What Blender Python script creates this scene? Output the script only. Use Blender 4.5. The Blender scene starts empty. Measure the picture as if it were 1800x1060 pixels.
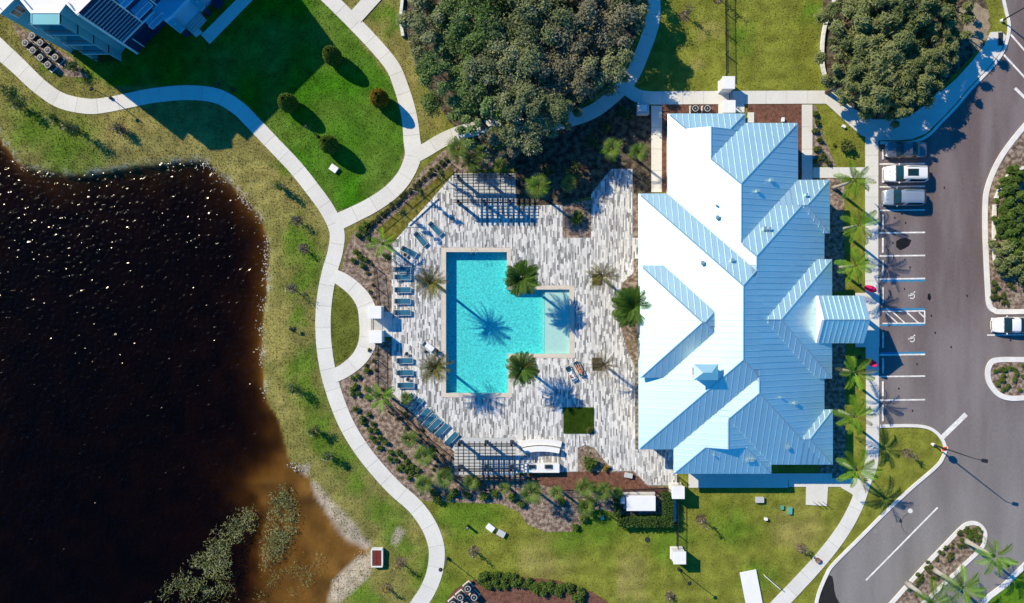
import bpy, bmesh, math, random
import numpy as np
from mathutils import Vector, Matrix
R = math.radians
random.seed(7); rng = np.random.default_rng(7)
sc = bpy.context.scene
COL = sc.collection
CAM_Z = 92.0; PPM = 15.0                      # drone height in metres, photo pixels per metre on the ground

# ------------------------------------------------------------------ camera, sky, sun, exposure
cd = bpy.data.cameras.new('camera'); cam = bpy.data.objects.new('camera', cd); COL.objects.link(cam)
cam.location = (0, 0, CAM_Z); cam.rotation_euler = (0, 0, 0)
cd.sensor_fit = 'HORIZONTAL'; cd.angle = 2 * math.atan(60.0 / CAM_Z); cd.clip_end = 2000
sc.camera = cam
SUN_EL, SUN_AZ = R(37.5), R(-52.0)            # azimuth clockwise from +Y
w = bpy.data.worlds.new('World'); sc.world = w; w.use_nodes = True
nt = w.node_tree; nt.nodes.clear()
sky = nt.nodes.new('ShaderNodeTexSky'); sky.sky_type = 'NISHITA'; sky.sun_disc = False
sky.sun_elevation = SUN_EL; sky.sun_rotation = SUN_AZ; sky.ozone_density = 6.0; sky.air_density = 1.0; sky.dust_density = 0.2
tint = nt.nodes.new('ShaderNodeMix'); tint.data_type = 'RGBA'; tint.blend_type = 'MULTIPLY'; tint.inputs[0].default_value = 1
tint.inputs[7].default_value = (0.06, 0.76, 1.14, 1)
bg = nt.nodes.new('ShaderNodeBackground'); bg.inputs[1].default_value = 0.135
wo = nt.nodes.new('ShaderNodeOutputWorld')
nt.links.new(sky.outputs[0], tint.inputs[6]); nt.links.new(tint.outputs[2], bg.inputs[0]); nt.links.new(bg.outputs[0], wo.inputs[0])
sl = bpy.data.lights.new('sun', 'SUN'); sl.energy = 5.0; sl.angle = R(0.5); sl.color = (1.0, 0.86, 0.61)
sun = bpy.data.objects.new('sun', sl); COL.objects.link(sun)
SUNV = Vector((math.sin(SUN_AZ) * math.cos(SUN_EL), math.cos(SUN_AZ) * math.cos(SUN_EL), math.sin(SUN_EL)))
sun.rotation_euler = (-SUNV).to_track_quat('-Z', 'Y').to_euler(); sun.location = SUNV * 100
sc.view_settings.view_transform = 'Standard'; sc.view_settings.look = 'None'
sc.view_settings.exposure = 0.22; sc.view_settings.gamma = 1; sc.view_settings.use_curve_mapping = False
sc.render.engine = 'CYCLES'
sc.cycles.max_bounces = 6; sc.cycles.diffuse_bounces = 2; sc.cycles.glossy_bounces = 2; sc.cycles.transparent_max_bounces = 12
sc.cycles.transmission_bounces = 3; sc.cycles.volume_bounces = 0
sc.cycles.use_denoising = True; sc.cycles.sample_clamp_indirect = 4

# ------------------------------------------------------------------ helpers
def P(px, py, z=0.0):
    k = (CAM_Z - z) / CAM_Z / PPM
    return Vector(((px - 900) * k, (530 - py) * k, z))
def P2(px, py, z=0.0):
    v = P(px, py, z); return (v.x, v.y)
def W2(poly): return [P2(*q) for q in poly]

def tag(o, label=None, cat=None, group=None, kind=None):
    if label: o['label'] = label
    if cat: o['category'] = cat
    if group: o['group'] = group
    if kind: o['kind'] = kind
    return o
def empty(name, loc=(0, 0, 0), rz=0.0):
    o = bpy.data.objects.new(name, None); COL.objects.link(o); o.location = loc; o.rotation_euler = (0, 0, rz)
    o.empty_display_size = 0.2
    return o
def thing(name, label, cat, loc=(0, 0, 0), rz=0.0, group=None):
    return tag(empty(name, loc, rz), label, cat, group)
def link(name, me, mat=None, parent=None):
    o = bpy.data.objects.new(name, me); COL.objects.link(o)
    if mat is not None and len(me.materials) == 0: me.materials.append(mat)
    if parent is not None: o.parent = parent
    return o
def copy_tree(o, parent=None):
    c = o.copy(); COL.objects.link(c); c.parent = parent
    for ch in list(o.children): copy_tree(ch, c)
    return c

class MB:
    def __init__(s): s.v = []; s.f = []
    def poly(s, pts):
        b = len(s.v); s.v += [tuple(p) for p in pts]; s.f.append(tuple(range(b, b + len(pts)))); return s
    def box(s, c, d, rz=0.0, taper=1.0):
        b = len(s.v); cx, cy, cz = c; hx, hy, hz = d[0] / 2, d[1] / 2, d[2] / 2; ca, sa = math.cos(rz), math.sin(rz)
        for z, t in ((-hz, 1), (hz, taper)):
            for x, y in ((-hx, -hy), (hx, -hy), (hx, hy), (-hx, hy)):
                x *= t; y *= t
                s.v.append((cx + x * ca - y * sa, cy + x * sa + y * ca, cz + z))
        for f in ((3, 2, 1, 0), (4, 5, 6, 7), (0, 1, 5, 4), (1, 2, 6, 5), (2, 3, 7, 6), (3, 0, 4, 7)): s.f.append(tuple(b + i for i in f))
        return s
    def prism(s, poly, z0, z1, bottom=True):
        a = sum(poly[i - 1][0] * poly[i][1] - poly[i][0] * poly[i - 1][1] for i in range(len(poly)))
        if a < 0: poly = poly[::-1]
        n = len(poly); b = len(s.v)
        s.v += [(p[0], p[1], z0) for p in poly] + [(p[0], p[1], z1) for p in poly]
        s.f.append(tuple(range(b + n, b + 2 * n)))
        if bottom: s.f.append(tuple(range(b + n - 1, b - 1, -1)))
        for i in range(n):
            j = (i + 1) % n; s.f.append((b + i, b + j, b + n + j, b + n + i))
        return s
    def tube(s, pts, rs, n=6, cap=True):
        pts = [Vector(p) for p in pts]
        if not hasattr(rs, '__len__'): rs = [rs] * len(pts)
        b = len(s.v)
        for i, p in enumerate(pts):
            d = (pts[min(i + 1, len(pts) - 1)] - pts[max(i - 1, 0)]).normalized()
            u = d.orthogonal().normalized() if abs(d.z) < 0.99 else Vector((1, 0, 0))
            if abs(d.z) < 0.99: u = d.cross(Vector((0, 0, 1))).normalized()
            q = d.cross(u)
            for k in range(n):
                a = 2 * math.pi * k / n; s.v.append(tuple(p + (u * math.cos(a) + q * math.sin(a)) * rs[i]))
        for i in range(len(pts) - 1):
            for k in range(n):
                k2 = (k + 1) % n; s.f.append((b + i * n + k, b + i * n + k2, b + (i + 1) * n + k2, b + (i + 1) * n + k))
        if cap:
            s.f.append(tuple(b + k for k in reversed(range(n)))); s.f.append(tuple(b + (len(pts) - 1) * n + k for k in range(n)))
        return s
    def lathe(s, prof, c=(0, 0, 0), n=16):
        b = len(s.v)
        for r, z in prof:
            for k in range(n):
                a = 2 * math.pi * k / n; s.v.append((c[0] + r * math.cos(a), c[1] + r * math.sin(a), c[2] + z))
        for i in range(len(prof) - 1):
            for k in range(n):
                k2 = (k + 1) % n; s.f.append((b + i * n + k, b + i * n + k2, b + (i + 1) * n + k2, b + (i + 1) * n + k))
        s.f.append(tuple(b + k for k in reversed(range(n)))); s.f.append(tuple(b + (len(prof) - 1) * n + k for k in range(n)))
        return s
    def mesh(s, name, mat=None, smooth=False, bevel=0):
        me = bpy.data.meshes.new(name); me.from_pydata(s.v, [], s.f)
        bm = bmesh.new(); bm.from_mesh(me)
        bmesh.ops.recalc_face_normals(bm, faces=bm.faces)
        if bevel:
            bmesh.ops.bevel(bm, geom=[e for e in bm.edges if len(e.link_faces) == 2 and e.calc_face_angle(0) > 0.6], offset=bevel, segments=2, affect='EDGES')
        bm.to_mesh(me); bm.free()
        if smooth: me.polygons.foreach_set('use_smooth', [True] * len(me.polygons))
        if mat: me.materials.append(mat)
        me.update(); return me
    def build(s, name, mat=None, parent=None, smooth=False, bevel=0):
        return link(name, s.mesh(name, mat, smooth, bevel), None, parent)

def np_mesh(name, V, F, mat=None, attrs=None, smooth=False):
    V = np.asarray(V, np.float32); F = np.asarray(F, np.int32)
    me = bpy.data.meshes.new(name); n, k = F.shape
    me.vertices.add(len(V)); me.vertices.foreach_set('co', V.ravel())
    me.loops.add(n * k); me.loops.foreach_set('vertex_index', F.ravel())
    me.polygons.add(n); me.polygons.foreach_set('loop_start', np.arange(0, n * k, k, dtype=np.int32))
    me.polygons.foreach_set('use_smooth', np.full(n, smooth, bool))
    for nm, arr in (attrs or {}).items():
        arr = np.asarray(arr, np.float32)
        if arr.ndim == 1:
            a = me.attributes.new(nm, 'FLOAT', 'POINT'); a.data.foreach_set('value', arr)
        else:
            a = me.attributes.new(nm, 'FLOAT_COLOR', 'POINT'); a.data.foreach_set('color', arr.ravel())
    if mat: me.materials.append(mat)
    me.update(calc_edges=True); return me

def spline(pts, closed=False, n=6):
    pts = [Vector(p[:2]) for p in pts]; out = []; N = len(pts)
    for i in range(N if closed else N - 1):
        if closed: a, b, c, d = (pts[(i + k) % N] for k in (-1, 0, 1, 2))
        else: a, b, c, d = pts[max(i - 1, 0)], pts[i], pts[i + 1], pts[min(i + 2, N - 1)]
        for k in range(n):
            t = k / n
            out.append(0.5 * ((2 * b) + (c - a) * t + (2 * a - 5 * b + 4 * c - d) * t * t + (3 * b - a - 3 * c + d) * t ** 3))
    if not closed: out.append(pts[-1])
    return [(p.x, p.y) for p in out]
def offset_line(pts, d, closed=False):
    out = []; N = len(pts)
    for i in range(N):
        a = Vector(pts[(i - 1) % N] if closed or i > 0 else pts[0]); b = Vector(pts[(i + 1) % N] if closed or i < N - 1 else pts[-1])
        t = (b - a).normalized(); out.append((pts[i][0] - t.y * d, pts[i][1] + t.x * d))
    return out
def in_poly(x, y, poly):
    x = np.asarray(x); y = np.asarray(y); r = np.zeros(x.shape, bool); n = len(poly); j = n - 1
    for i in range(n):
        xi, yi = poly[i][0], poly[i][1]; xj, yj = poly[j][0], poly[j][1]
        if yi != yj:
            c = ((yi > y) != (yj > y)) & (x < (xj - xi) * (y - yi) / (yj - yi) + xi); r ^= c
        j = i
    return r
def dist_poly(x, y, poly, closed=True):
    d = np.full(x.shape, 1e9); n = len(poly)
    for i in range(n if closed else n - 1):
        ax, ay = poly[i]; bx, by = poly[(i + 1) % n]; dx, dy = bx - ax, by - ay; L = dx * dx + dy * dy + 1e-9
        t = np.clip(((x - ax) * dx + (y - ay) * dy) / L, 0, 1); d = np.minimum(d, np.hypot(x - ax - t * dx, y - ay - t * dy))
    return d
_lat = {}
def vnoise(x, y, scale, seed=0):
    if seed not in _lat: _lat[seed] = np.random.default_rng(seed + 100).random((257, 257))
    L = _lat[seed]; u = np.asarray(x) / scale + 1000.3; v = np.asarray(y) / scale + 1000.7
    iu = np.floor(u).astype(int); iv = np.floor(v).astype(int); fu = u - iu; fv = v - iv
    fu = fu * fu * (3 - 2 * fu); fv = fv * fv * (3 - 2 * fv); a = iu % 256; b = iv % 256
    return (L[a, b] * (1 - fu) * (1 - fv) + L[a + 1, b] * fu * (1 - fv) + L[a, b + 1] * (1 - fu) * fv + L[a + 1, b + 1] * fu * fv)
ORD = ['first', 'second', 'third', 'fourth', 'fifth', 'sixth', 'seventh', 'eighth', 'ninth', 'tenth', 'eleventh', 'twelfth']
EXCL = []                                       # footprints on which no grass grows
def ear(poly, z):
    """flat sheet from any simple outline"""
    bm = bmesh.new(); vs = [bm.verts.new((p[0], p[1], z)) for p in poly]; f = bm.faces.new(vs)
    if f.normal.z < 0: f.normal_flip()
    bmesh.ops.triangulate(bm, faces=[f]); bm.normal_update()
    for f in bm.faces:
        if f.normal.z < 0: f.normal_flip()
    return bm
def sheet(name, poly, z, mat, kind='structure', parent=None, excl=True):
    bm = ear(poly, z); me = bpy.data.meshes.new(name); bm.to_mesh(me); bm.free()
    o = link(name, me, mat, parent)
    if kind and not parent: o['kind'] = kind
    if excl: EXCL.append(poly)
    return o

# ------------------------------------------------------------------ materials
M = {}
def nodes(name):
    m = bpy.data.materials.new(name); m.use_nodes = True; n = m.node_tree; n.nodes.clear()
    o = n.nodes.new('ShaderNodeOutputMaterial'); return m, n, o
def N(n, t, **kw):
    x = n.nodes.new(t)
    for k, v in kw.items(): setattr(x, k, v)
    return x
def mat(name, col, rough=0.8, metal=0.0, var=0.2, scale=1.5, fine=25.0, bump=0.0, bscale=30.0, attr=None, rnd=0.0, spec=0.3, col2=None, trans=0.0, stretch=None, coat=0.0):
    m, n, o = nodes(name); L = n.links.new
    g = N(n, 'ShaderNodeNewGeometry'); src = g.outputs['Position']
    if stretch:
        mp = N(n, 'ShaderNodeMapping'); mp.inputs['Scale'].default_value = stretch; L(src, mp.inputs[0]); src = mp.outputs[0]
    n1 = N(n, 'ShaderNodeTexNoise'); n1.inputs['Scale'].default_value = scale; n1.inputs['Detail'].default_value = 4; L(src, n1.inputs['Vector'])
    n2 = N(n, 'ShaderNodeTexNoise'); n2.inputs['Scale'].default_value = fine; n2.inputs['Detail'].default_value = 3; L(src, n2.inputs['Vector'])
    ad = N(n, 'ShaderNodeMath', operation='ADD'); L(n1.outputs[0], ad.inputs[0]); L(n2.outputs[0], ad.inputs[1])
    mr = N(n, 'ShaderNodeMapRange'); mr.inputs[1].default_value = 0.7; mr.inputs[2].default_value = 1.3; mr.inputs[3].default_value = 1 - var; mr.inputs[4].default_value = 1 + var; L(ad.outputs[0], mr.inputs[0])
    f = mr.outputs[0]
    if rnd:
        oi = N(n, 'ShaderNodeObjectInfo'); r = N(n, 'ShaderNodeMapRange'); r.inputs[3].default_value = 1 - rnd; r.inputs[4].default_value = 1 + rnd; L(oi.outputs['Random'], r.inputs[0])
        mu = N(n, 'ShaderNodeMath', operation='MULTIPLY'); L(f, mu.inputs[0]); L(r.outputs[0], mu.inputs[1]); f = mu.outputs[0]
    mx = N(n, 'ShaderNodeVectorMath', operation='SCALE')
    if attr and col2 is not None:
        at = N(n, 'ShaderNodeAttribute', attribute_name=attr); mm = N(n, 'ShaderNodeMix', data_type='RGBA')
        mm.inputs[6].default_value = (*col, 1); mm.inputs[7].default_value = (*col2, 1); L(at.outputs['Fac'], mm.inputs[0]); L(mm.outputs[2], mx.inputs[0])
    elif attr:
        at = N(n, 'ShaderNodeAttribute', attribute_name=attr); L(at.outputs['Color'], mx.inputs[0])
    elif col2 is not None:
        mm = N(n, 'ShaderNodeMix', data_type='RGBA'); mm.inputs[6].default_value = (*col, 1); mm.inputs[7].default_value = (*col2, 1)
        cr = N(n, 'ShaderNodeMapRange'); cr.inputs[1].default_value = 0.4; cr.inputs[2].default_value = 0.6; L(n1.outputs[0], cr.inputs[0]); L(cr.outputs[0], mm.inputs[0]); L(mm.outputs[2], mx.inputs[0])
    else: mx.inputs[0].default_value = col
    L(f, mx.inputs['Scale'])
    b = N(n, 'ShaderNodeBsdfPrincipled'); L(mx.outputs[0], b.inputs['Base Color']); b.inputs['Roughness'].default_value = rough; b.inputs['Metallic'].default_value = metal
    b.inputs['Specular IOR Level'].default_value = spec; b.inputs['Coat Weight'].default_value = coat; b.inputs['Coat Roughness'].default_value = 0.05
    if bump:
        n3 = N(n, 'ShaderNodeTexNoise'); n3.inputs['Scale'].default_value = bscale; n3.inputs['Detail'].default_value = 5; L(src, n3.inputs['Vector'])
        bp = N(n, 'ShaderNodeBump'); bp.inputs['Strength'].default_value = bump; bp.inputs['Distance'].default_value = 0.1; L(n3.outputs[0], bp.inputs['Height']); L(bp.outputs[0], b.inputs['Normal'])
    if trans:
        t = N(n, 'ShaderNodeBsdfTranslucent'); L(mx.outputs[0], t.inputs[0]); ms = N(n, 'ShaderNodeMixShader'); ms.inputs[0].default_value = trans
        L(b.outputs[0], ms.inputs[1]); L(t.outputs[0], ms.inputs[2]); L(ms.outputs[0], o.inputs[0])
    else: L(b.outputs[0], o.inputs[0])
    M[name] = m; return m
mat('ground', (1, 1, 1), 0.95, attr='Col', var=0.16, scale=1.2, fine=9, bump=0.4, bscale=7, spec=0.05)
mat('grass_blade', (1, 1, 1), 0.8, attr='Col', var=0.1, spec=0.15, trans=0.25)
mat('concrete', (0.67, 0.655, 0.61), 0.85, var=0.08, scale=0.35, fine=5, rnd=0.04, bump=0.05, spec=0.2)
mat('kerb', (0.72, 0.70, 0.67), 0.85, var=0.12, scale=1.0, fine=8, spec=0.2)
mat('joint', (0.30, 0.28, 0.26), 0.95, var=0.2)
mat('asphalt', (0.155, 0.122, 0.124), 0.9, var=0.20, scale=0.25, fine=10, bump=0.25, bscale=35, spec=0.2, col2=(0.180, 0.152, 0.154), stretch=(1.6, 0.3, 1))
def _asph():
    m = M['asphalt']; n = m.node_tree; L = n.links.new; mx = [x for x in n.nodes if x.type == 'VECT_MATH'][0]; src = mx.inputs[0].links[0].from_socket
    g = N(n, 'ShaderNodeNewGeometry'); sp = N(n, 'ShaderNodeSeparateXYZ'); L(g.outputs['Position'], sp.inputs[0]); no = N(n, 'ShaderNodeTexNoise'); no.inputs['Scale'].default_value = 0.12; L(g.outputs['Position'], no.inputs['Vector'])
    ma = N(n, 'ShaderNodeMath', operation='MULTIPLY_ADD'); L(no.outputs[0], ma.inputs[0]); ma.inputs[1].default_value = -16; L(sp.outputs[1], ma.inputs[2])
    mr = N(n, 'ShaderNodeMapRange'); mr.inputs[1].default_value = -10; mr.inputs[2].default_value = -36; L(ma.outputs[0], mr.inputs[0]); mm = N(n, 'ShaderNodeMix', data_type='RGBA'); L(mr.outputs[0], mm.inputs[0]); L(src, mm.inputs[6]); mm.inputs[7].default_value = (0.220, 0.208, 0.205, 1); L(mm.outputs[2], mx.inputs[0])
_asph()
mat('asphalt_new', (0.020, 0.019, 0.020), 0.85, var=0.3, scale=2, fine=30, spec=0.2)
mat('oil', (0.012, 0.011, 0.012), 0.5, var=0.3)
mat('paint_white', (0.74, 0.73, 0.70), 0.7, var=0.30, scale=1.5, fine=9)
mat('paint_blue', (0.03, 0.22, 0.42), 0.7, var=0.2, scale=3, fine=30)
mat('mulch', (0.190, 0.135, 0.105), 0.95, var=0.6, scale=2.2, fine=11, bump=1.0, bscale=9, spec=0.05, col2=(0.30, 0.235, 0.185))
mat('mulch_red', (0.165, 0.080, 0.058), 0.95, var=0.5, scale=2.2, fine=11, bump=1.0, bscale=9, spec=0.05)
mat('litter', (0.070, 0.050, 0.040), 0.95, var=0.6, scale=1.5, fine=7, bump=1.0, bscale=7, spec=0.05, col2=(0.12, 0.10, 0.07))
mat('sand', (0.30, 0.235, 0.165), 0.95, var=0.3, scale=1.5, fine=7, bump=0.6, bscale=6, spec=0.05)
mat('paver', (1, 1, 1), 0.8, attr='Col', var=0.08, spec=0.2)
mat('slab_grey', (0.50, 0.52, 0.53), 0.85, var=0.08, scale=0.8, fine=10, spec=0.2)
mat('coping', (0.62, 0.55, 0.46), 0.8, var=0.10, scale=2, fine=12)
mat('pool_plaster_ripple_light', (0.38, 0.66, 0.66), 0.7, var=0.30, scale=4.5, fine=9)  # noise paints the water's light and dark ripple pattern into the plaster colour
mat('pool_pale', (0.62, 0.66, 0.62), 0.7, var=0.08, scale=5, fine=14)
mat('roof_metal', (0.63, 0.82, 0.83), 0.55, metal=0.92, var=0.04, scale=0.5, fine=6, rnd=0.025, spec=0.5)
mat('trim_metal', (0.38, 0.54, 0.60), 0.45, metal=0.6, var=0.05, rnd=0.02)
mat('white_wall', (0.74, 0.74, 0.73), 0.8, var=0.06, scale=0.7, fine=10)
mat('white_paint', (0.80, 0.80, 0.80), 0.5, var=0.05)
mat('white_roof', (0.80, 0.78, 0.76), 0.8, var=0.05, scale=0.4, fine=5)
mat('teal_wall', (0.20, 0.50, 0.54), 0.75, var=0.08, scale=0.7, fine=10)
mat('navy_wall', (0.022, 0.034, 0.085), 0.75, var=0.1, scale=0.7, fine=10)
mat('blue_roof', (0.30, 0.62, 0.85), 0.6, var=0.06)
mat('glass', (0.015, 0.03, 0.04), 0.06, var=0.1, spec=0.6)
mat('black_metal', (0.020, 0.022, 0.026), 0.45, var=0.1, spec=0.4)
mat('pergola', (0.014, 0.020, 0.030), 0.6, var=0.1, spec=0.2)
mat('grey_metal', (0.22, 0.24, 0.25), 0.45, metal=0.4, var=0.1)
mat('dark_grille', (0.03, 0.035, 0.04), 0.5, var=0.1)
mat('sling_blue', (0.018, 0.130, 0.215), 0.7, var=0.12, scale=6, fine=30)
mat('sling_navy', (0.016, 0.055, 0.100), 0.7, var=0.12, scale=6, fine=30)
mat('towel', (0.80, 0.81, 0.82), 0.95, var=0.08, scale=8, fine=30)
mat('bag', (0.02, 0.02, 0.035), 0.8)
mat('red_cloth', (0.5, 0.06, 0.04), 0.9)
mat('orange_cloth', (0.65, 0.28, 0.05), 0.9)
mat('skin', (0.55, 0.27, 0.16), 0.6, var=0.06)
mat('hair', (0.06, 0.03, 0.015), 0.7)
mat('swim', (0.60, 0.20, 0.03), 0.8)
mat('pink', (0.85, 0.02, 0.20), 0.6, var=0.1, trans=0.5)
mat('rust', (0.19, 0.035, 0.022), 0.75, var=0.25, scale=4)
mat('terracotta', (0.35, 0.12, 0.05), 0.8)
mat('teal_plastic', (0.10, 0.36, 0.30), 0.6)
mat('bark', (0.13, 0.095, 0.07), 0.95, var=0.35, scale=4, fine=20, bump=0.6, bscale=15)
mat('bark_pale', (0.42, 0.38, 0.33), 0.9, var=0.25, scale=4, fine=20, bump=0.3, bscale=15)
mat('twig', (0.44, 0.40, 0.34), 0.9, var=0.3)
for nm, a, b in (('oak', (0.040, 0.080, 0.020), (0.345, 0.365, 0.185)), ('oak_green', (0.040, 0.095, 0.016), (0.235, 0.330, 0.110)), ('oak_dry', (0.055, 0.070, 0.028), (0.380, 0.350, 0.230)), ('myrtle', (0.050, 0.095, 0.020), (0.370, 0.385, 0.160)), ('hedge', (0.018, 0.050, 0.012), (0.080, 0.140, 0.028)),
                 ('topiary', (0.048, 0.095, 0.010), (0.180, 0.250, 0.030)), ('topiary_gold', (0.110, 0.080, 0.008), (0.340, 0.230, 0.015)), ('shrub', (0.035, 0.085, 0.016), (0.170, 0.240, 0.040)),
                 ('shrub_dark', (0.032, 0.062, 0.015), (0.150, 0.180, 0.045)), ('sapling', (0.08, 0.07, 0.04), (0.20, 0.18, 0.11)), ('shrub_yellow', (0.16, 0.11, 0.01), (0.42, 0.30, 0.04)),
                 ('reed', (0.12, 0.15, 0.020), (0.50, 0.51, 0.26)), ('turf', (0.040, 0.095, 0.008), (0.120, 0.230, 0.024))):
    mat('leaf_' + nm, a, 0.7, attr='tone', col2=b, var=0.18, scale=0.8, fine=6, spec=0.2, trans=0.22)
mat('frond_green', (0.085, 0.175, 0.020), 0.55, var=0.35, scale=1.0, fine=6, rnd=0.35, spec=0.3, trans=0.25)
mat('frond_bright', (0.185, 0.350, 0.022), 0.5, var=0.3, scale=1.0, fine=6, rnd=0.3, spec=0.3, trans=0.3)
mat('frond_brown', (0.24, 0.185, 0.095), 0.8, var=0.3, scale=1.0, fine=6, rnd=0.35, spec=0.1, trans=0.15)
mat('frond_olive', (0.19, 0.18, 0.035), 0.65, var=0.35, scale=1.0, fine=6, rnd=0.35, spec=0.2, trans=0.2)
mat('frond_fan', (0.130, 0.200, 0.028), 0.5, var=0.35, scale=1.0, fine=6, rnd=0.35, spec=0.3, trans=0.2)
for nm, c, r_, me_ in (('car_white', (0.80, 0.80, 0.80), 0.25, 0.0), ('car_silver', (0.50, 0.56, 0.60), 0.28, 0.6), ('car_grey', (0.16, 0.17, 0.20), 0.25, 0.5)):
    mat(nm, c, r_, metal=me_, var=0.02, coat=0.7, spec=0.5)
mat('car_glass', (0.01, 0.03, 0.035), 0.04, var=0.1, spec=0.7)
mat('tyre', (0.015, 0.015, 0.015), 0.85)
mat('lamp_lens', (0.7, 0.7, 0.7), 0.15)
mat('tail_red', (0.35, 0.01, 0.01), 0.2)

def water_mat(name, absorb, density, bscale, bstr, rough, refl=1.0):
    m, n, o = nodes(name); L = n.links.new
    g = N(n, 'ShaderNodeNewGeometry')
    a = N(n, 'ShaderNodeTexNoise'); a.inputs['Scale'].default_value = bscale; a.inputs['Detail'].default_value = 4 if bstr < .6 else 0.6; a.inputs['Distortion'].default_value = 0.8 if bstr < .6 else 0.3; L(g.outputs['Position'], a.inputs['Vector'])
    bp = N(n, 'ShaderNodeBump'); bp.inputs['Strength'].default_value = bstr; bp.inputs['Distance'].default_value = 0.03 if bstr < .6 else 0.19; L(a.outputs[0], bp.inputs['Height'])
    dt = N(n, 'ShaderNodeVectorMath', operation='DOT_PRODUCT'); L(bp.outputs[0], dt.inputs[0]); L(g.outputs['Incoming'], dt.inputs[1])
    ab = N(n, 'ShaderNodeMath', operation='ABSOLUTE'); L(dt.outputs['Value'], ab.inputs[0]); om = N(n, 'ShaderNodeMath', operation='SUBTRACT'); om.inputs[0].default_value = 1; L(ab.outputs[0], om.inputs[1])
    pw5 = N(n, 'ShaderNodeMath', operation='POWER'); pw5.inputs[1].default_value = 5; L(om.outputs[0], pw5.inputs[0]); fr = N(n, 'ShaderNodeMath', operation='MULTIPLY_ADD'); fr.inputs[1].default_value = .98; fr.inputs[2].default_value = .02; L(pw5.outputs[0], fr.inputs[0])
    gl = N(n, 'ShaderNodeBsdfGlossy'); gl.inputs['Roughness'].default_value = rough; L(bp.outputs[0], gl.inputs['Normal'])
    tr = N(n, 'ShaderNodeBsdfTransparent'); ms = N(n, 'ShaderNodeMixShader')
    rf_ = N(n, 'ShaderNodeMath', operation='MULTIPLY'); rf_.inputs[1].default_value = refl; L(fr.outputs[0], rf_.inputs[0]); L(rf_.outputs[0], ms.inputs[0]); L(tr.outputs[0], ms.inputs[1]); L(gl.outputs[0], ms.inputs[2]); L(ms.outputs[0], o.inputs['Surface'])
    va = N(n, 'ShaderNodeVolumeAbsorption'); va.inputs['Color'].default_value = (*absorb, 1); va.inputs['Density'].default_value = density; L(va.outputs[0], o.inputs['Volume'])
    M[name] = m
water_mat('pool_water', (0.22, 0.94, 0.96), 0.85, 4.0, 0.5, 0.03)
water_mat('pond_water', (0.52, 0.45, 0.25), 1.25, 1.7, 1.0, 0.15, 0.55)

# ------------------------------------------------------------------ ground heightfield with the pond basin
SHORE = [(-70, 215), (0, 252), (15, 272), (38, 292), (84, 303), (142, 306), (188, 300), (229, 293), (293, 286), (356, 284), (377, 299), (412, 333), (433, 356), (452, 380), (467, 423),
         (468, 469), (464, 520), (459, 560), (457, 610), (459, 655), (466, 705), (485, 738), (500, 790), (510, 815), (534, 834), (549, 858), (572, 892), (594, 927), (613, 948), (644, 964),
         (643, 974), (625, 989), (593, 1019), (580, 1044), (577, 1070), (570, 1160), (-70, 1160)]
shore_w = W2(spline(SHORE, True, 5))
BRIGHT = [(200, -60), (100, 60), (190, 150), (330, 150), (420, 190), (520, 290), (590, 375), (650, 350), (705, 300), (712, 235), (695, 150), (630, 70), (580, 5), (560, -60)]
OVAL = [(584, 498), (612, 515), (632, 545), (633, 600), (612, 630), (588, 642), (582, 600), (580, 540)]
LUSH = [(60, 215, 45), (120, 260, 50), (500, 290, 22), (515, 400, 26), (535, 430, 30), (540, 460, 30), (525, 500, 26), (520, 560, 20), (530, 640, 28), (545, 690, 30), (560, 740, 26), (570, 770, 28), (600, 805, 28), (630, 850, 24), (680, 900, 30), (700, 950, 30), (640, 1045, 30),
        (150, 120, 22), (90, 120, 18), (800, 905, 40), (850, 895, 40), (1000, 930, 35), (1060, 925, 45), (1180, 955, 40), (1290, 920, 40), (1330, 1010, 26), (760, 1000, 30), (880, 1030, 30), (1430, 20, 30), (1300, 60, 26), (800, 1050, 30), (680, 20, 20), (690, 40, 20)]
DRY = [(700, 60, 45), (725, 130, 35), (750, 200, 30), (420, 320, 60), (480, 330, 50), (250, 260, 60), (330, 270, 50), (470, 250, 40), (200, 220, 40), (555, 380, 26), (1100, 1010, 26), (1105, 1040, 20), (960, 990, 40), (1400, 930, 40), (480, 620, 30), (480, 560, 30), (500, 700, 22), (730, 930, 25), (600, 870, 22), (760, 920, 20), (1225, 120, 14), (1255, 60, 14)]
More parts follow.
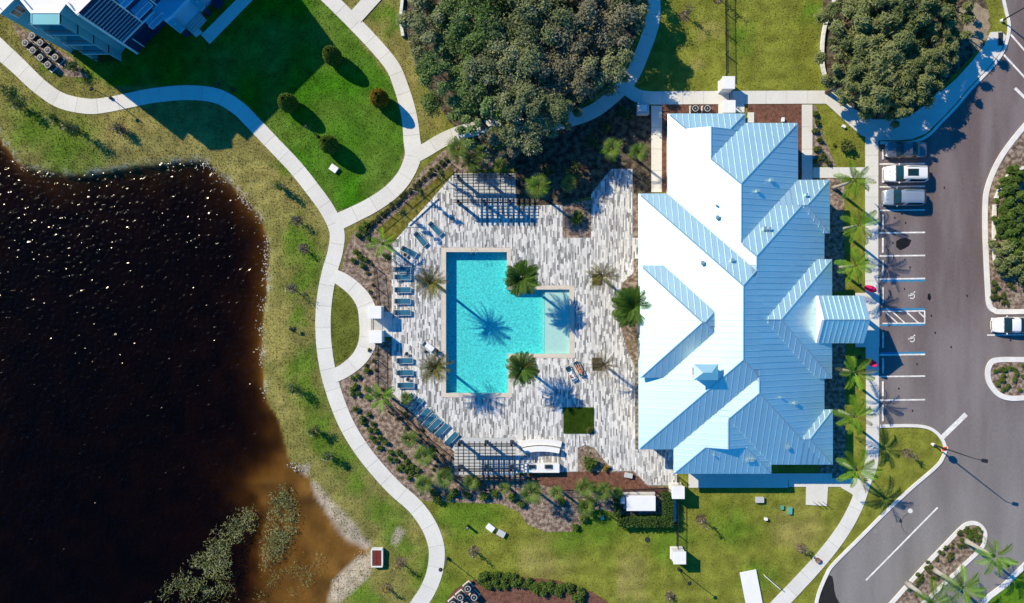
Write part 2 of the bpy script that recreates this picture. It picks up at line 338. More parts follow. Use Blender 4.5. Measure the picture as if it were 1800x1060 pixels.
def ground_col(x, y):
    px = x * PPM + 900; py = 530 - y * PPM
    wx = px + (vnoise(px, py, 30, 1) - 0.5) * 34 + (vnoise(px, py, 9, 2) - 0.5) * 14; wy = py + (vnoise(px, py, 30, 3) - 0.5) * 34 + (vnoise(px, py, 9, 4) - 0.5) * 14
    olive = np.array((0.205, 0.225, 0.036)); lush = np.array((0.105, 0.190, 0.018)); dry = np.array((0.300, 0.262, 0.085)); bright = np.array((0.042, 0.180, 0.004)); bank = np.array((0.215, 0.205, 0.060))
    c = np.tile(olive, (len(px), 1))
    left = np.clip((760 - wx) / 60, 0, 1)[:, None]; c = c * (1 - left) + bank * left
    for L_, colr, st in ((DRY, dry, 0.75), (LUSH, lush, 0.9)):
        for cx, cy, r in L_:
            k = st * np.clip(1.4 - np.hypot(wx - cx, wy - cy) / r, 0, 1)[:, None]; c = c * (1 - k) + colr * k
    k = in_poly(px, py, BRIGHT)[:, None] * (0.55 + 0.45 * vnoise(px, py, 45, 8))[:, None]; c = c * (1 - k) + bright * k
    k = in_poly(px, py, OVAL)[:, None] * 0.8; c = c * (1 - k) + np.array((0.105, 0.135, 0.018)) * k
    m = 0.72 + 0.5 * vnoise(px, py, 13, 5) + 0.16 * (vnoise(px, py, 4, 6) - 0.5)
    m = m * (1 + 0.07 * np.sin((py + 0.06 * px) / 5.2 + 2 * vnoise(px, py, 60, 50)) * (px > 760) + 0.06 * np.sin((px * .7 + py * .7) / 6.5) * (px <= 760) * in_poly(px, py, BRIGHT))
    c = c * m[:, None]
    return np.clip(c, 0.004, 0.9)
gx = np.arange(-76, 76.1, 0.4); gy = np.arange(-47, 47.1, 0.4); GX, GY = np.meshgrid(gx, gy)
fx, fy = GX.ravel(), GY.ravel()
ins = in_poly(fx, fy, shore_w); ds = dist_poly(fx, fy, shore_w); sd = np.where(ins, -ds, ds)
ppx = fx * PPM + 900; ppy = 530 - fy * PPM
WATER_Z = -0.55
shal = np.clip((ppx - 250) / 210, 0, 1) * np.clip((ppy - 740) / 110, 0, 1)            # the shallow corner by the drain
slope = 0.95 * (1 - shal) + 0.055 * shal
zz = np.where(sd > 0, WATER_Z + (0 - WATER_Z) * np.clip(sd / 3.5, 0, 1) ** 0.8, WATER_Z - 2.3 * (1 - np.exp(np.minimum(sd, 0) * slope / 2.3)) - 0.02 - 0.25 * (1 - shal))
zz = np.where(sd > 3.5, 0.0, zz)
zz = zz + np.where(np.abs(sd) < 3.0, (vnoise(fx, fy, 0.9, 11) - 0.5) * 0.10, 0) + np.where(sd < 0, (vnoise(fx, fy, 2.2, 12) - 0.5) * 0.14, 0)
POOLBOX = W2([(760, 420), (1025, 420), (1025, 715), (760, 715)])
zz = np.where(in_poly(fx, fy, POOLBOX), -2.6, zz)
gc = ground_col(fx, fy)
mud = np.array((0.195, 0.100, 0.022)); dark = np.array((0.05, 0.035, 0.015))
kb = np.clip(-sd / 0.6 + 0.6, 0, 1)[:, None]; mm_ = (vnoise(fx, fy, 1.6, 13) * 0.9 + 0.4)[:, None]; gc = gc * (1 - kb) + mud * mm_ * kb
SANDS = [[(549, 850), (585, 890), (622, 925), (632, 945), (650, 958), (645, 966), (610, 952), (590, 928), (570, 895), (552, 865)], [(650, 978), (648, 1010), (620, 1035), (595, 1058), (578, 1058), (585, 1030), (600, 1012), (625, 988)], [(525, 822), (540, 820), (536, 836)], [(708, 935), (696, 955), (690, 950), (700, 930)]]
for S_ in SANDS:
    d_ = dist_poly(ppx, ppy, S_); i_ = in_poly(ppx, ppy, S_); k = np.clip(np.where(i_, 1.0, 1 - d_ / 7) * (0.6 + 0.7 * vnoise(ppx, ppy, 6, 15)), 0, 1)[:, None]
    gc = gc * (1 - k) + np.array((0.40, 0.34, 0.27)) * k * (0.75 + 0.5 * vnoise(ppx, ppy, 5, 16))[:, None] + 0 * k
edge = np.exp(-((sd - 0.25) / 0.35) ** 2) * (ppy < 700) * np.clip(vnoise(ppx, ppy, 14, 17) * 1.6 - 0.45, 0, 1) * (vnoise(ppx, ppy, 7, 18) > 0.35)
k = (edge * 0.7)[:, None]; gc = gc * (1 - k) + np.array((0.42, 0.42, 0.36)) * k      # bleached dead stems along the waterline
V = np.stack([fx, fy, zz], 1); nxg, nyg = len(gx), len(gy)
idx = np.arange(nxg * nyg).reshape(nyg, nxg); F = np.stack([idx[:-1, :-1], idx[:-1, 1:], idx[1:, 1:], idx[1:, :-1]], -1).reshape(-1, 4)
ground = link('ground', np_mesh('ground', V, F, M['ground'], {'Col': np.concatenate([gc, np.ones((len(gc), 1))], 1)}, smooth=True)); ground['kind'] = 'structure'
far = MB(); far.poly([(-900, -900, -3.4), (900, -900, -3.4), (900, 900, -3.4), (-900, 900, -3.4)])
mat('far_land', (0.12, 0.13, 0.04), 0.95, var=0.3, scale=0.05, fine=1.0)
far.build('surrounding_land', M['far_land'])['kind'] = 'structure'
pond_poly = [(min(max(p[0], -75.5), 60), min(max(p[1], -46.5), 46)) for p in offset_line(shore_w, 0, True)]
pb = MB(); pbox = [P2(-70, 190), P2(490, 190), P2(490, 700), P2(665, 820), P2(665, 1158), P2(-70, 1158)]
pb.prism(pbox, -3.3, WATER_Z); pond = pb.build('pond', M['pond_water']); pond['kind'] = 'structure'; pond['label'] = 'dark pond water with sun glints and brown shallows'

# ------------------------------------------------------------------ concrete paths, cut into slabs
_z = [0.050]
def next_z(): _z[0] += 0.004; return _z[0]
def ribbon(name, pts, width, label=None, smooth=True, slab=2.5):
    """pts in photo pixels; width px or list"""
    c = W2(spline(pts, False, 8) if smooth else pts)
    ws = [width] * len(c) if not hasattr(width, '__len__') else list(np.interp(np.linspace(0, 1, len(c)), np.linspace(0, 1, len(width)), width))
    L = [0.0]
    for i in range(1, len(c)): L.append(L[-1] + math.dist(c[i - 1], c[i]))
    z = next_z(); nl = []
    for i in range(len(c)):
        a = Vector(c[max(i - 1, 0)]); b = Vector(c[min(i + 1, len(c) - 1)]); t = (b - a).normalized(); nl.append(Vector((-t.y, t.x)))
    def at(s, side):
        s = min(max(s, 0), L[-1]); i = max(k for k in range(len(L)) if L[k] <= s + 1e-9); i = min(i, len(L) - 2); t = (s - L[i]) / max(L[i + 1] - L[i], 1e-6)
        p = Vector(c[i]).lerp(Vector(c[i + 1]), t); n = nl[i].lerp(nl[i + 1], t); hw = (ws[i] + (ws[i + 1] - ws[i]) * t) / 2 / PPM
        q = p + n * hw * side; return (q.x, q.y)
    outl = [at(s, 1) for s in L] + [at(s, -1) for s in reversed(L)]; EXCL.append(outl)
    bed = sheet(name, outl, z - 0.03, M['joint'], excl=False)
    if label: bed['label'] = label
    n = max(1, round(L[-1] / slab)); st = L[-1] / n
    for k in range(n):
        s0, s1 = k * st + 0.013, (k + 1) * st - 0.013; m = max(2, int(st / 0.45)); ss = [s0 + (s1 - s0) * i / m for i in range(m + 1)]
        MB().prism([at(s, 1) for s in ss] + [at(s, -1) for s in reversed(ss)], z - 0.04, z, False).build('concrete_slab', M['concrete'], bed)
    return bed
def slab_area(name, poly, z=None, m='concrete', label=None):
    z = z or next_z(); b = MB().prism(W2(poly), z - 0.05, z, False).build(name, M[m]); b['kind'] = 'structure'; EXCL.append(W2(poly))
    if label: b['label'] = label
    return b
ribbon('path', [(-40, 50), (0, 87), (32, 116), (70, 152), (108, 177), (155, 187), (190, 184), (225, 177), (270, 168), (330, 163), (382, 169), (420, 191), (445, 216), (490, 263), (520, 295), (550, 333), (575, 368), (592, 405), (590, 440), (580, 476), (572, 515), (568, 560), (570, 610), (579, 662), (596, 715), (614, 755), (638, 793), (666, 828), (696, 860), (728, 888), (750, 917), (763, 945), (768, 972), (764, 1006), (752, 1037), (736, 1062), (715, 1095)], [34, 28, 26, 26, 26, 26, 27, 27, 27, 28, 28, 28], 'long pale concrete path winding along the pond bank')
ribbon('path', [(545, -35), (585, 3), (622, 40), (660, 80), (690, 117), (704, 150), (715, 185), (721, 215), (724, 245), (726, 275), (712, 309), (688, 337), (655, 360), (620, 378), (590, 392)], [25, 25, 25, 25, 26, 28, 30, 28, 28, 28, 30], 'curved concrete path between green lawn and oak grove')
ribbon('path', [(728, 275), (750, 263), (775, 248), (802, 236), (840, 226), (900, 221), (950, 220), (993, 213), (1040, 197), (1075, 172), (1098, 150), (1113, 130), (1128, 95), (1141, 60), (1148, 30), (1147, -10), (1140, -50)], 25, 'concrete path running under the oak grove')
ribbon('path', [(1098, 150), (1115, 166), (1140, 172), (1200, 172), (1300, 171.5), (1400, 171), (1456, 171)], 23, 'straight concrete path along the north side of clubhouse')
ribbon('path', [(1154, 186), (1154, 338)], 18.5, 'narrow concrete path beside the west bed of clubhouse', False)
ribbon('path', [(1418.5, 184), (1418.5, 341)], 18.5, 'narrow concrete path by the east corner of clubhouse', False)
ribbon('path', [(1429, 303.5), (1520, 303.5)], 18.5, 'short concrete link to the parking sidewalk', False)
ribbon('path', [(1532, 236), (1532, 300), (1532, 500), (1533, 640), (1533.5, 760), (1531, 815), (1518, 850), (1505, 888), (1482, 931), (1447, 978), (1400, 1030), (1370, 1061), (1340, 1092)], [23, 23, 23, 23, 23, 24, 25, 26, 26], 'sidewalk along the parking stalls')
ribbon('path', [(587, 484), (604, 493), (625, 510), (641, 532), (648, 560), (647, 598), (633, 628), (608, 650), (586, 661)], [22, 25, 27, 30, 34, 32, 28, 25, 24], 'semicircular concrete path to the pool gate')
ribbon('path', [(1386, 848), (1520, 848)], 15, 'concrete walk under the south porch', False)
slab_area('path', [(1417, 842), (1456, 842), (1453, 889), (1416, 887)], label='square concrete pad with bicycle racks')
slab_area('path', [(1478, 841), (1500, 841), (1512, 850), (1506, 880), (1497, 868), (1478, 857)])
slab_area('path', [(617, 20), (634, 40), (690, -22), (655, -22)], label='concrete spur path at the dry grass')
GROVE_WALK_IN = [(1452, 160), (1460, 160), (1482, 178), (1512, 199), (1533, 210), (1579, 210), (1605, 203), (1650, 165), (1681, 138), (1706, 110), (1730, 80), (1740, 57), (1760, 56)]
GROVE_WALK_OUT = [(1768, 64), (1757, 94), (1738, 118), (1703, 154), (1678, 184), (1653, 210), (1627, 235), (1603, 245), (1579, 247), (1543, 247), (1541, 249), (1513, 238), (1493, 221), (1472, 201), (1452, 183)]
slab_area('path', GROVE_WALK_IN + GROVE_WALK_OUT, label='shaded sidewalk curving round the wax myrtle grove')
slab_area('path', [(1210, 832), (1462, 832), (1462, 843), (1385, 843), (1385, 857), (1210, 857)], label='south porch slab in the shade of clubhouse')
slab_area('path', [(633, 548), (690, 548), (690, 592), (633, 592)], label='concrete threshold at the pool gate')
slab_area('path', [(1410, 300), (1428, 300), (1428, 345), (1405, 345)])
slab_area('path', [(1503, 515), (1545, 515), (1545, 610), (1503, 610)], label='concrete landing under the entrance portico')
for poly in ([(354, 62), (369, 78), (449, -4), (460, -14), (430, -14)], [(326, 48), (338, 36), (357, 58), (345, 66)]): slab_area('path', poly, label=None)
slab_area('path', [(1279, 198), (1308, 198), (1308, 183), (1279, 183)]); slab_area('path', [(1164, 184), (1176, 184), (1176, 196), (1164, 196)], m='mulch_red')
slab_area('path', [(1314, 198), (1325, 198), (1325, 216), (1312, 216)])
slab_area('path', [(1180, 858), (1190, 858), (1190, 917), (1183, 917)])

# ------------------------------------------------------------------ asphalt, kerbs, islands, markings
ASPH = [(1544, 246), (1579, 250), (1605, 248), (1630, 238), (1656, 213), (1681, 187), (1706, 157), (1742, 119), (1762, 93), (1772, 64), (1773, 40), (1758, 0), (1735, -40), (1730, -170), (2040, -170), (2040, 1230), (1430, 1230), (1425, 1100), (1434, 1060), (1437, 1045), (1452, 1011), (1465, 991), (1513, 943), (1554, 902), (1600, 859), (1645, 820), (1658, 803), (1661, 790), (1657, 775), (1645, 760), (1628, 752), (1600, 750), (1544, 750)]
road = sheet('parking_asphalt', W2(ASPH), 0.014, M['asphalt']); road['label'] = 'grey asphalt of the parking lot and drive'
sheet('fresh_asphalt', W2([(1455, 1010), (1463, 1013), (1465, 1022), (1467, 1040), (1470, 1050), (1478, 1064), (1437, 1064), (1441, 1045), (1450, 1020)]), 0.019, M['asphalt_new'])
sheet('oil_stain', W2([(1575, 424), (1583, 419), (1592, 418), (1602, 422), (1598, 432), (1590, 437), (1582, 440), (1575, 434)]), 0.018, M['oil'])
sheet('oil_stain', W2([(1631, 516), (1635, 516), (1637, 524), (1634, 529), (1630, 525)]), 0.018, M['oil'])
for cx, cy in ((1600, 470), (1590, 508), (1612, 640), (1580, 683), (1604, 722), (1592, 392), (1660, 330), (1700, 520), (1672, 610), (1569.5, 427), (1573, 383), (1637, 555), (1644, 585), (1561, 440), (1583, 913)):
    sheet('oil_stain', W2([(cx + r_ * math.cos(a), cy + r_ * math.sin(a)) for a, r_ in ((k * 0.9, 1.4 + (k % 3) * 0.5) for k in range(7))]), 0.018, M['oil'])
def kerb(pts, width=6.0, closed=False, smooth=True, h=0.13, name='kerb', label=None):
    c = W2(spline(pts, closed, 6) if smooth else pts); a = offset_line(c, width / 2 / PPM, closed); b = offset_line(c, -width / 2 / PPM, closed)
    m = MB(); n = len(c)
    for i in range(n if closed else n - 1):
        j = (i + 1) % n
        m.poly([(*a[i], h), (*b[i], h), (*b[j], h), (*a[j], h)]); m.poly([(*a[i], 0), (*a[i], h), (*a[j], h), (*a[j], 0)]); m.poly([(*b[i], h), (*b[i], 0), (*b[j], 0), (*b[j], h)])
    for i in (() if closed else (0, n - 1)): m.poly([(*a[i], 0), (*b[i], 0), (*b[i], h), (*a[i], h)])
    o = m.build(name, M['kerb']); o['kind'] = 'structure'
    if label: o['label'] = label
    return o
kerb([(1759, -20), (1768, 20), (1773, 42), (1771, 66), (1760, 95), (1741, 120), (1706, 157), (1681, 187), (1656, 213), (1630, 239), (1605, 249.5), (1579, 252), (1547, 251)], 5, label='kerb along the grove sidewalk')
kerb([(1547, 749), (1600, 748), (1628, 751), (1645, 760), (1657, 775), (1661, 790), (1657, 803), (1645, 820), (1600, 859), (1554, 902), (1513, 943), (1465, 991), (1452, 1011), (1438, 1045), (1432, 1075)], 5.5, label='kerb round the grass nose and along the drive')
mat('lawn_green', (0.09, 0.19, 0.014), 0.95, var=0.3, scale=2, fine=9, bump=0.6, bscale=9, spec=0.05)
ISL = {'east': [(1830, 190), (1800, 222), (1768, 262), (1748, 296), (1734, 334), (1731, 367), (1731, 410), (1733, 460), (1735, 500), (1738, 535), (1748, 546), (1765, 548), (1860, 546)],
       'tip': [(1860, 631), (1800, 632), (1760, 632), (1743, 636), (1736, 650), (1737, 668), (1745, 683), (1758, 695), (1778, 700), (1800, 699), (1860, 697)],
       'median': [(1556, 1072), (1620, 1000), (1660, 958), (1688, 929), (1702, 920), (1716, 920), (1727, 929), (1731, 942), (1724, 963), (1690, 996), (1610, 1072)],
       'corner': [(1860, 935), (1800, 994), (1770, 1024), (1730, 1072), (1860, 1120)]}
for kname, pts in ISL.items():
    sp = spline(pts, False, 5)
    fill = sheet('island_soil', W2(sp), 0.075, M['mulch'] if kname != 'corner' else M['lawn_green'])
    kerb(pts, 9 if kname != 'median' else 7, label='kerb of the %s planting island' % kname)
marks = []
def mark(poly, m='paint_white', z=0.022, name='road_marking'):
    o = MB().prism(W2(poly), z - 0.004, z, False).build(name, M[m]); o['kind'] = 'structure'; return o
def line(a, b, wpx=2.6, m='paint_white', z=0.022):
    a = Vector(a); b = Vector(b); t = (b - a).normalized(); n = Vector((-t.y, t.x)) * wpx / 2
    return mark([tuple(a + n), tuple(b + n), tuple(b - n), tuple(a - n)], m, z)
for y in (288.5, 328.5, 370, 409.5, 450, 490.5, 624, 662, 703.5): line((1546, y), (1626, y - 1))
for y in (494, 544, 571.5, 621): line((1548, y), (1626, y - 1), 3.4, 'paint_blue', 0.021)
line((1551, 547.5), (1626, 546.5), 2.2); line((1551, 568.5), (1626, 568), 2.2); line((1625.2, 547.6), (1625.2, 567.2), 2.2, z=0.0265)
for x in (1557, 1570, 1594, 1615):
    x1 = min(x + 20, 1624); line((x, 549), (x1, 549 + (x1 - x) * 0.92), 2.2, z=0.0264)
line((1656, 769), (1698, 728), 8.5); line((1522, 1020), (1648, 892), 2.8)
line((1776, 60), (1815, 105), 3.2); line((1764, 96), (1812, 148), 3.2); line((1784, 155), (1815, 185), 5)
line((1735, 589), (1830, 588), 2.4)
def wheelchair(cx, cy):
    m = MB(); z = 0.023
    def stroke(pts, wd):
        c = W2([(cx + x, cy + y) for x, y in pts]); a = offset_line(c, wd / 2 / PPM); b = offset_line(c, -wd / 2 / PPM)
        for i in range(len(c) - 1): m.poly([(*a[i], z), (*b[i], z), (*b[i + 1], z), (*a[i + 1], z)])
    stroke([(1 + 4.3 * math.cos(a), 0.5 + 4.3 * math.sin(a)) for a in np.linspace(-2.3, 2.5, 16)], 1.5)
    stroke([(4.2, -5.4), (2.6, -4.6), (1.2, -1.0), (-3.6, -0.6), (-6.2, -0.6)], 1.5); stroke([(-5.6, -2.4), (-5.4, 1.2)], 1.4)
    m.poly([(*P2(cx + 5.4 + 1.3 * math.cos(a), cy - 6.6 + 1.3 * math.sin(a)), z) for a in np.linspace(0, 5.6, 8)])
    o = m.build('wheelchair_symbol', M['paint_white']); o['kind'] = 'structure'; o['label'] = 'white painted wheelchair symbol in an accessible stall'
wheelchair(1602, 520); wheelchair(1602, 596)
for iw, (y0, y1) in enumerate(((263, 281), (295, 322), (336, 363), (377, 404), (418, 445), (457, 485), (505, 533), (583, 612), (629, 657), (670, 697), (711, 741))):
    p = P(1551.5, (y0 + y1) / 2); o = MB().box((0, 0, 0.07), (0.19, (y1 - y0) / PPM, 0.13), taper=0.94).build('wheel_stop', M['paint_white'], None, bevel=0.02); o.location = (p.x, p.y, 0.012)
    tag(o, 'white wheel stop, %s along the stalls from the grove' % ORD[iw], 'wheel stop', 'wheel stops along the sidewalk')
mat('patch', (0.24, 0.235, 0.23), 0.9, var=0.3, scale=3, fine=12)
for pts in ([(1584, 918), (1585, 926), (1588, 932), (1594, 938)], [(1583, 913), (1578, 908), (1571, 905)], [(1586, 913), (1590, 906), (1598, 902)]):
    for a_, b_ in zip(pts[:-1], pts[1:]): line(a_, b_, .7, 'oil', 0.0215)
for cx, cy, r_ in ((1570, 923, 4), (1573, 905, 3), (1590, 903, 2.5), (1540, 935, 5), (1553, 952, 2.5), (1600, 898, 7)):
    sheet('pale_stain', W2([(cx + r_ * random.uniform(.5, 1.1) * math.cos(a), cy + r_ * random.uniform(.5, 1.1) * math.sin(a)) for a in np.linspace(0, 5.8, 9)]), 0.0175, M['patch'])
for cx, cy in ((1600, 898), (1583, 916)):
    q_ = .8 if cx == 1600 else .6
    p = P(cx, cy); o = MB().lathe([(q_ * 0.34, 0), (q_ * 0.34, 0.02), (q_ * 0.28, 0.026), (q_ * 0.27, 0.022), (0.02, 0.022)], (0, 0, 0), 18).build('manhole_cover', M['kerb' if cx == 1600 else 'dark_grille']); o.location = (p.x, p.y, 0.014)
    tag(o, 'round pale manhole cover in the drive' if cx == 1600 else 'round manhole cover in the drive next to cracked asphalt', 'manhole cover')
o = MB().box((0, 0, 0.01), (0.55, 1.5, 0.02)).build('tactile_pad', M['dark_grille']); o.location = P(1757.5, 69, 0) + Vector((0, 0, next_z())); tag(o, 'dark tactile warning pad at the end of the grove sidewalk', 'tactile pad')

# ------------------------------------------------------------------ mulch beds
BEDS = [('mulch_bed', [(742, 300), (775, 268), (806, 250), (860, 250), (905, 290), (800, 306), (690, 428), (690, 552), (655, 545), (640, 520), (612, 498), (600, 480), (607, 440), (622, 408), (655, 388), (700, 352)], 'mulch'),
        ('mulch_bed', [(656, 600), (690, 600), (690, 692), (800, 795), (803, 834), (920, 834), (1016, 829), (1016, 788), (1030, 783), (1045, 790), (1078, 828), (1114, 828), (1139, 853), (1183, 856), (1183, 905), (1086, 905), (1060, 895), (1040, 898), (1030, 915), (1005, 934), (960, 935), (928, 922), (912, 900), (880, 886), (830, 884), (780, 882), (748, 880), (720, 868), (690, 842), (650, 790), (612, 722), (592, 664), (630, 645)], 'mulch'),
        ('mulch_bed', [(1113, 340), (1124, 340), (1127, 418), (1112, 418)], 'mulch'), ('mulch_bed', [(1113, 455), (1127, 455), (1130, 790), (1117, 790), (1116, 645), (1100, 610), (1088, 565), (1083, 530), (1095, 497), (1113, 480)], 'mulch'),
        ('mulch_bed', [(1164, 184), (1279, 184), (1279, 202), (1176, 202), (1178, 338), (1164, 338)], 'mulch_red'), ('mulch_bed', [(1314, 183.5), (1408.5, 183.5), (1408.5, 340), (1395, 340), (1395, 222), (1314, 222)], 'mulch_red'),
        ('mulch_bed', [(988, 360), (1040, 350), (1040, 418), (988, 418)], 'mulch'), ('mulch_bed', [(1440, 313), (1484, 313), (1484, 512), (1440, 512)], 'mulch'), ('mulch_bed', [(1440, 600), (1486, 600), (1486, 840), (1440, 840)], 'mulch'),
        ('mulch_bed', [(1428, 185), (1434, 185), (1447, 240), (1470, 292), (1428, 292)], 'mulch'), ('leaf_litter', [(706, -60), (712, 50), (735, 130), (790, 215), (815, 235), (840, 250), (905, 290), (905, 360), (990, 360), (1040, 345), (1075, 297), (1112, 297), (1114, 340), (1144, 340), (1144, 186), (1098, 170), (1060, 190), (1010, 220), (980, 215), (1060, 160), (1100, 110), (1130, 40), (1132, -60)], 'litter'),
        ('leaf_litter', [(1448, -40), (1446, 40), (1444, 120), (1462, 158), (1500, 190), (1535, 206), (1580, 206), (1604, 199), (1648, 160), (1700, 108), (1727, 78), (1738, 50), (1735, 10), (1720, -40)], 'litter'),
        ('mulch_bed', [(20, 40), (125, 100), (158, 138), (120, 135), (100, 130), (45, 85)], 'mulch'), ('mulch_bed', [(800, 1035), (830, 1020), (900, 1012), (980, 1020), (1040, 1040), (1075, 1062), (1080, 1090), (760, 1090)], 'mulch_red'),
        ('bare_sand', [(1686, 14), (1697, 6), (1706, 13), (1716, 5), (1727, 14), (1737, 18), (1740, 30), (1736, 36), (1741, 47), (1735, 58), (1737, 66), (1727, 74), (1728, 84), (1718, 90), (1712, 80), (1704, 76), (1701, 64), (1692, 56), (1694, 42), (1685, 32)], 'sand')]
z = 0.022
for nm, poly, m in BEDS:
    z += 0.0015; s_ = spline(poly, True, 1) if len(poly) < 6 else poly
    sheet(nm, W2(poly), z, M[m])
sheet('mulch_bed', W2([(925, 834), (1016, 829), (1078, 830), (1112, 830), (1137, 855), (1180, 858), (1180, 872), (1080, 862), (1000, 862), (940, 850)]), 0.0485, M['mulch_red'])

mat('lawn_strip', (0.13, 0.125, 0.022), 0.95, var=0.35, scale=2, fine=9, bump=0.6, bscale=9, spec=0.05, col2=(0.19, 0.17, 0.035))
sheet('grass_strip', W2([(662, 404), (700, 372), (744, 334), (792, 292), (800, 304), (692, 424), (676, 420)]), 0.0495, M['lawn_strip'])
# ------------------------------------------------------------------ pool deck of plank pavers
DECK = [(690, 428), (797, 307), (905, 307), (908, 362), (988, 360), (988, 418), (1040, 418), (1040, 340), (1062, 312), (1075, 297), (1112, 297), (1112, 418), (1127, 418), (1127, 455), (1113, 455), (1113, 480), (1095, 497), (1083, 530), (1088, 565), (1100, 610), (1116, 645), (1117, 790), (1190, 790), (1190, 853), (1139, 853), (1114, 828), (1078, 828), (1045, 788), (1030, 782), (1016, 787), (1016, 829), (800, 834), (800, 795), (690, 692)]
deck_w = W2(DECK); EXCL.append(deck_w)
def poly_minus(poly, z, m, name, hole_boxes):
    # sheet with axis-aligned holes: laid as strips
    pass
POOL_O = [(776, 435.5), (898, 435.5), (898, 502), (1009, 502), (1009, 629), (900, 629), (900, 698), (776, 698)]
POOL_I = [(784, 443), (891, 443), (891, 509), (1001, 509), (1001, 622), (893, 622), (893, 691), (784, 691)]
pool_o = W2(POOL_O)
PADS = [W2([(799, 305), (906, 305), (906, 363), (799, 363)]), W2([(799, 770), (907, 770), (907, 835), (799, 835)]), W2([(990, 716), (1044, 716), (1044, 762), (990, 762)]), W2([(1041, 629), (1058, 629), (1058, 651), (1041, 651)]), W2([(1041, 482), (1058, 482), (1058, 501), (1041, 501)])]
bedm = MB(); V = []; FQ = []; Cc = []
xs0 = -14.4; pw = 0.16
def add_paver(x0, x1, y0, y1, c, z):
    b = len(V); g = 0.012
    V.extend([(x0 + g, y0 + g, z), (x1 - g, y0 + g, z), (x1 - g, y1 - g, z), (x0 + g, y1 - g, z), (x0, y0, z - 0.05), (x1, y0, z - 0.05), (x1, y1, z - 0.05), (x0, y1, z - 0.05)])
    FQ.extend([(b, b + 1, b + 2, b + 3), (b + 4, b + 5, b + 1, b), (b + 5, b + 6, b + 2, b + 1), (b + 6, b + 7, b + 3, b + 2), (b + 7, b + 4, b, b + 3)]); Cc.extend([(*c, 1)] * 8)
tones = [(0.76, 0.75, 0.73), (0.64, 0.635, 0.62), (0.47, 0.47, 0.465), (0.32, 0.32, 0.32), (0.22, 0.22, 0.225)]
x = xs0
while x < 19.6:
    y = -21.8 + random.random() * 0.8
    while y < 16:
        ln = random.uniform(0.45, 1.0); cx, cy = x + pw / 2, y + ln / 2
        segs = [(y, y + ln)]
        for (a, b) in segs:
            # clip the plank to the deck by sampling along its length
            ts = np.linspace(a, b, 9); ok = in_poly(np.full(9, cx), ts, deck_w) & ~in_poly(np.full(9, cx), ts, pool_o)
            for pd in PADS: ok &= ~in_poly(np.full(9, cx), ts, pd)
            if ok.any():
                i = 0
                while i < 9:
                    if ok[i]:
                        j = i
                        while j + 1 < 9 and ok[j + 1]: j += 1
                        if ts[j] - ts[i] > 0.08:
                            t = tones[np.searchsorted([0.30, 0.52, 0.72, 0.91], random.random())]; k = random.uniform(0.94, 1.06)
                            add_paver(x, x + pw, ts[i], ts[j], tuple(v * k for v in t), 0.082 + random.uniform(-0.004, 0.004))
                        i = j + 1
                    else: i += 1
        y += ln
    x += pw
def ringed(outer, holes, z, m, name, kind='structure', z0=None):
    """sheet with holes via bmesh bridge fill"""
    bm = bmesh.new(); es = []
    for lp in [outer] + holes:
        vs = [bm.verts.new((p[0], p[1], z)) for p in lp]
        for i in range(len(vs)): es.append(bm.edges.new((vs[i - 1], vs[i])))
    bmesh.ops.triangle_fill(bm, use_beauty=True, use_dissolve=False, edges=es)
    for f in bm.faces:
        if f.normal.z < 0: f.normal_flip()
    me = bpy.data.meshes.new(name); bm.to_mesh(me); bm.free(); return link(name, me, m)
deck = ringed(deck_w, [W2(POOL_O)], 0.046, M['slab_grey'], 'pool_deck'); deck['kind'] = 'structure'; deck['label'] = 'pool deck of white and grey plank pavers'
pv = link('deck_pavers', np_mesh('deck_pavers', V, FQ, M['paver'], {'Col': np.array(Cc)}), None, deck); pv['kind'] = 'stuff'
for pad in PADS[:2]:
    o = MB().prism(pad, 0.04, 0.086, False).build('pergola_slab', M['slab_grey']); o['kind'] = 'structure'; o['label'] = 'smooth grey slab under a pergola'

# ------------------------------------------------------------------ swimming pool
pool = thing('swimming_pool', 'turquoise L-shaped swimming pool with cream coping', 'pool', P(835, 570))
def child(o, parent): o.parent = parent; o.matrix_parent_inverse = Matrix.Translation(parent.location).inverted(); return o
def pool_ring():
    m = MB(); z = 0.098; oi = W2(POOL_O); ii = W2(POOL_I)
    for i in range(len(oi)):
        j = (i + 1) % len(oi); a, b, c, d = oi[i], oi[j], ii[j], ii[i]
        m.poly([(*a, z), (*b, z), (*c, z), (*d, z)]); m.poly([(*a, 0), (*b, 0), (*b, z), (*a, z)]); m.poly([(*d, z), (*c, z), (*c, -0.03), (*d, -0.03)])
    return m
child(pool_ring().build('coping', M['coping']), pool)
PD = 1.05
m = MB(); ii = W2(POOL_I)
for i in range(len(ii)):
    j = (i + 1) % len(ii); m.poly([(*ii[i], -0.03), (*ii[j], -0.03), (*ii[j], -PD), (*ii[i], -PD)])
wall = child(m.build('basin_wall', M['pool_plaster_ripple_light']), pool)
bm = ear(ii, -PD); me = bpy.data.meshes.new('basin_floor'); bm.to_mesh(me); bm.free(); child(link('basin_floor', me, M['pool_plaster_ripple_light']), pool)
s0 = P2(958, 621.8); s1 = P2(1000.8, 509.2)
child(MB().box(((s0[0] + s1[0]) / 2, (s0[1] + s1[1]) / 2, -0.68), (s1[0] - s0[0], s1[1] - s0[1], 0.70)).build('sun_shelf', M['pool_pale']), pool)
s0 = P2(951.5, 621.8); s1 = P2(957.6, 509.2)
child(MB().box(((s0[0] + s1[0]) / 2, (s0[1] + s1[1]) / 2, -0.85), (s1[0] - s0[0], s1[1] - s0[1], 0.36)).build('shelf_step', M['pool_plaster_ripple_light']), pool)
child(MB().prism(offset_line(ii, 0.0, True), -PD - 0.5, -0.06).build('water', M['pool_water']), pool)
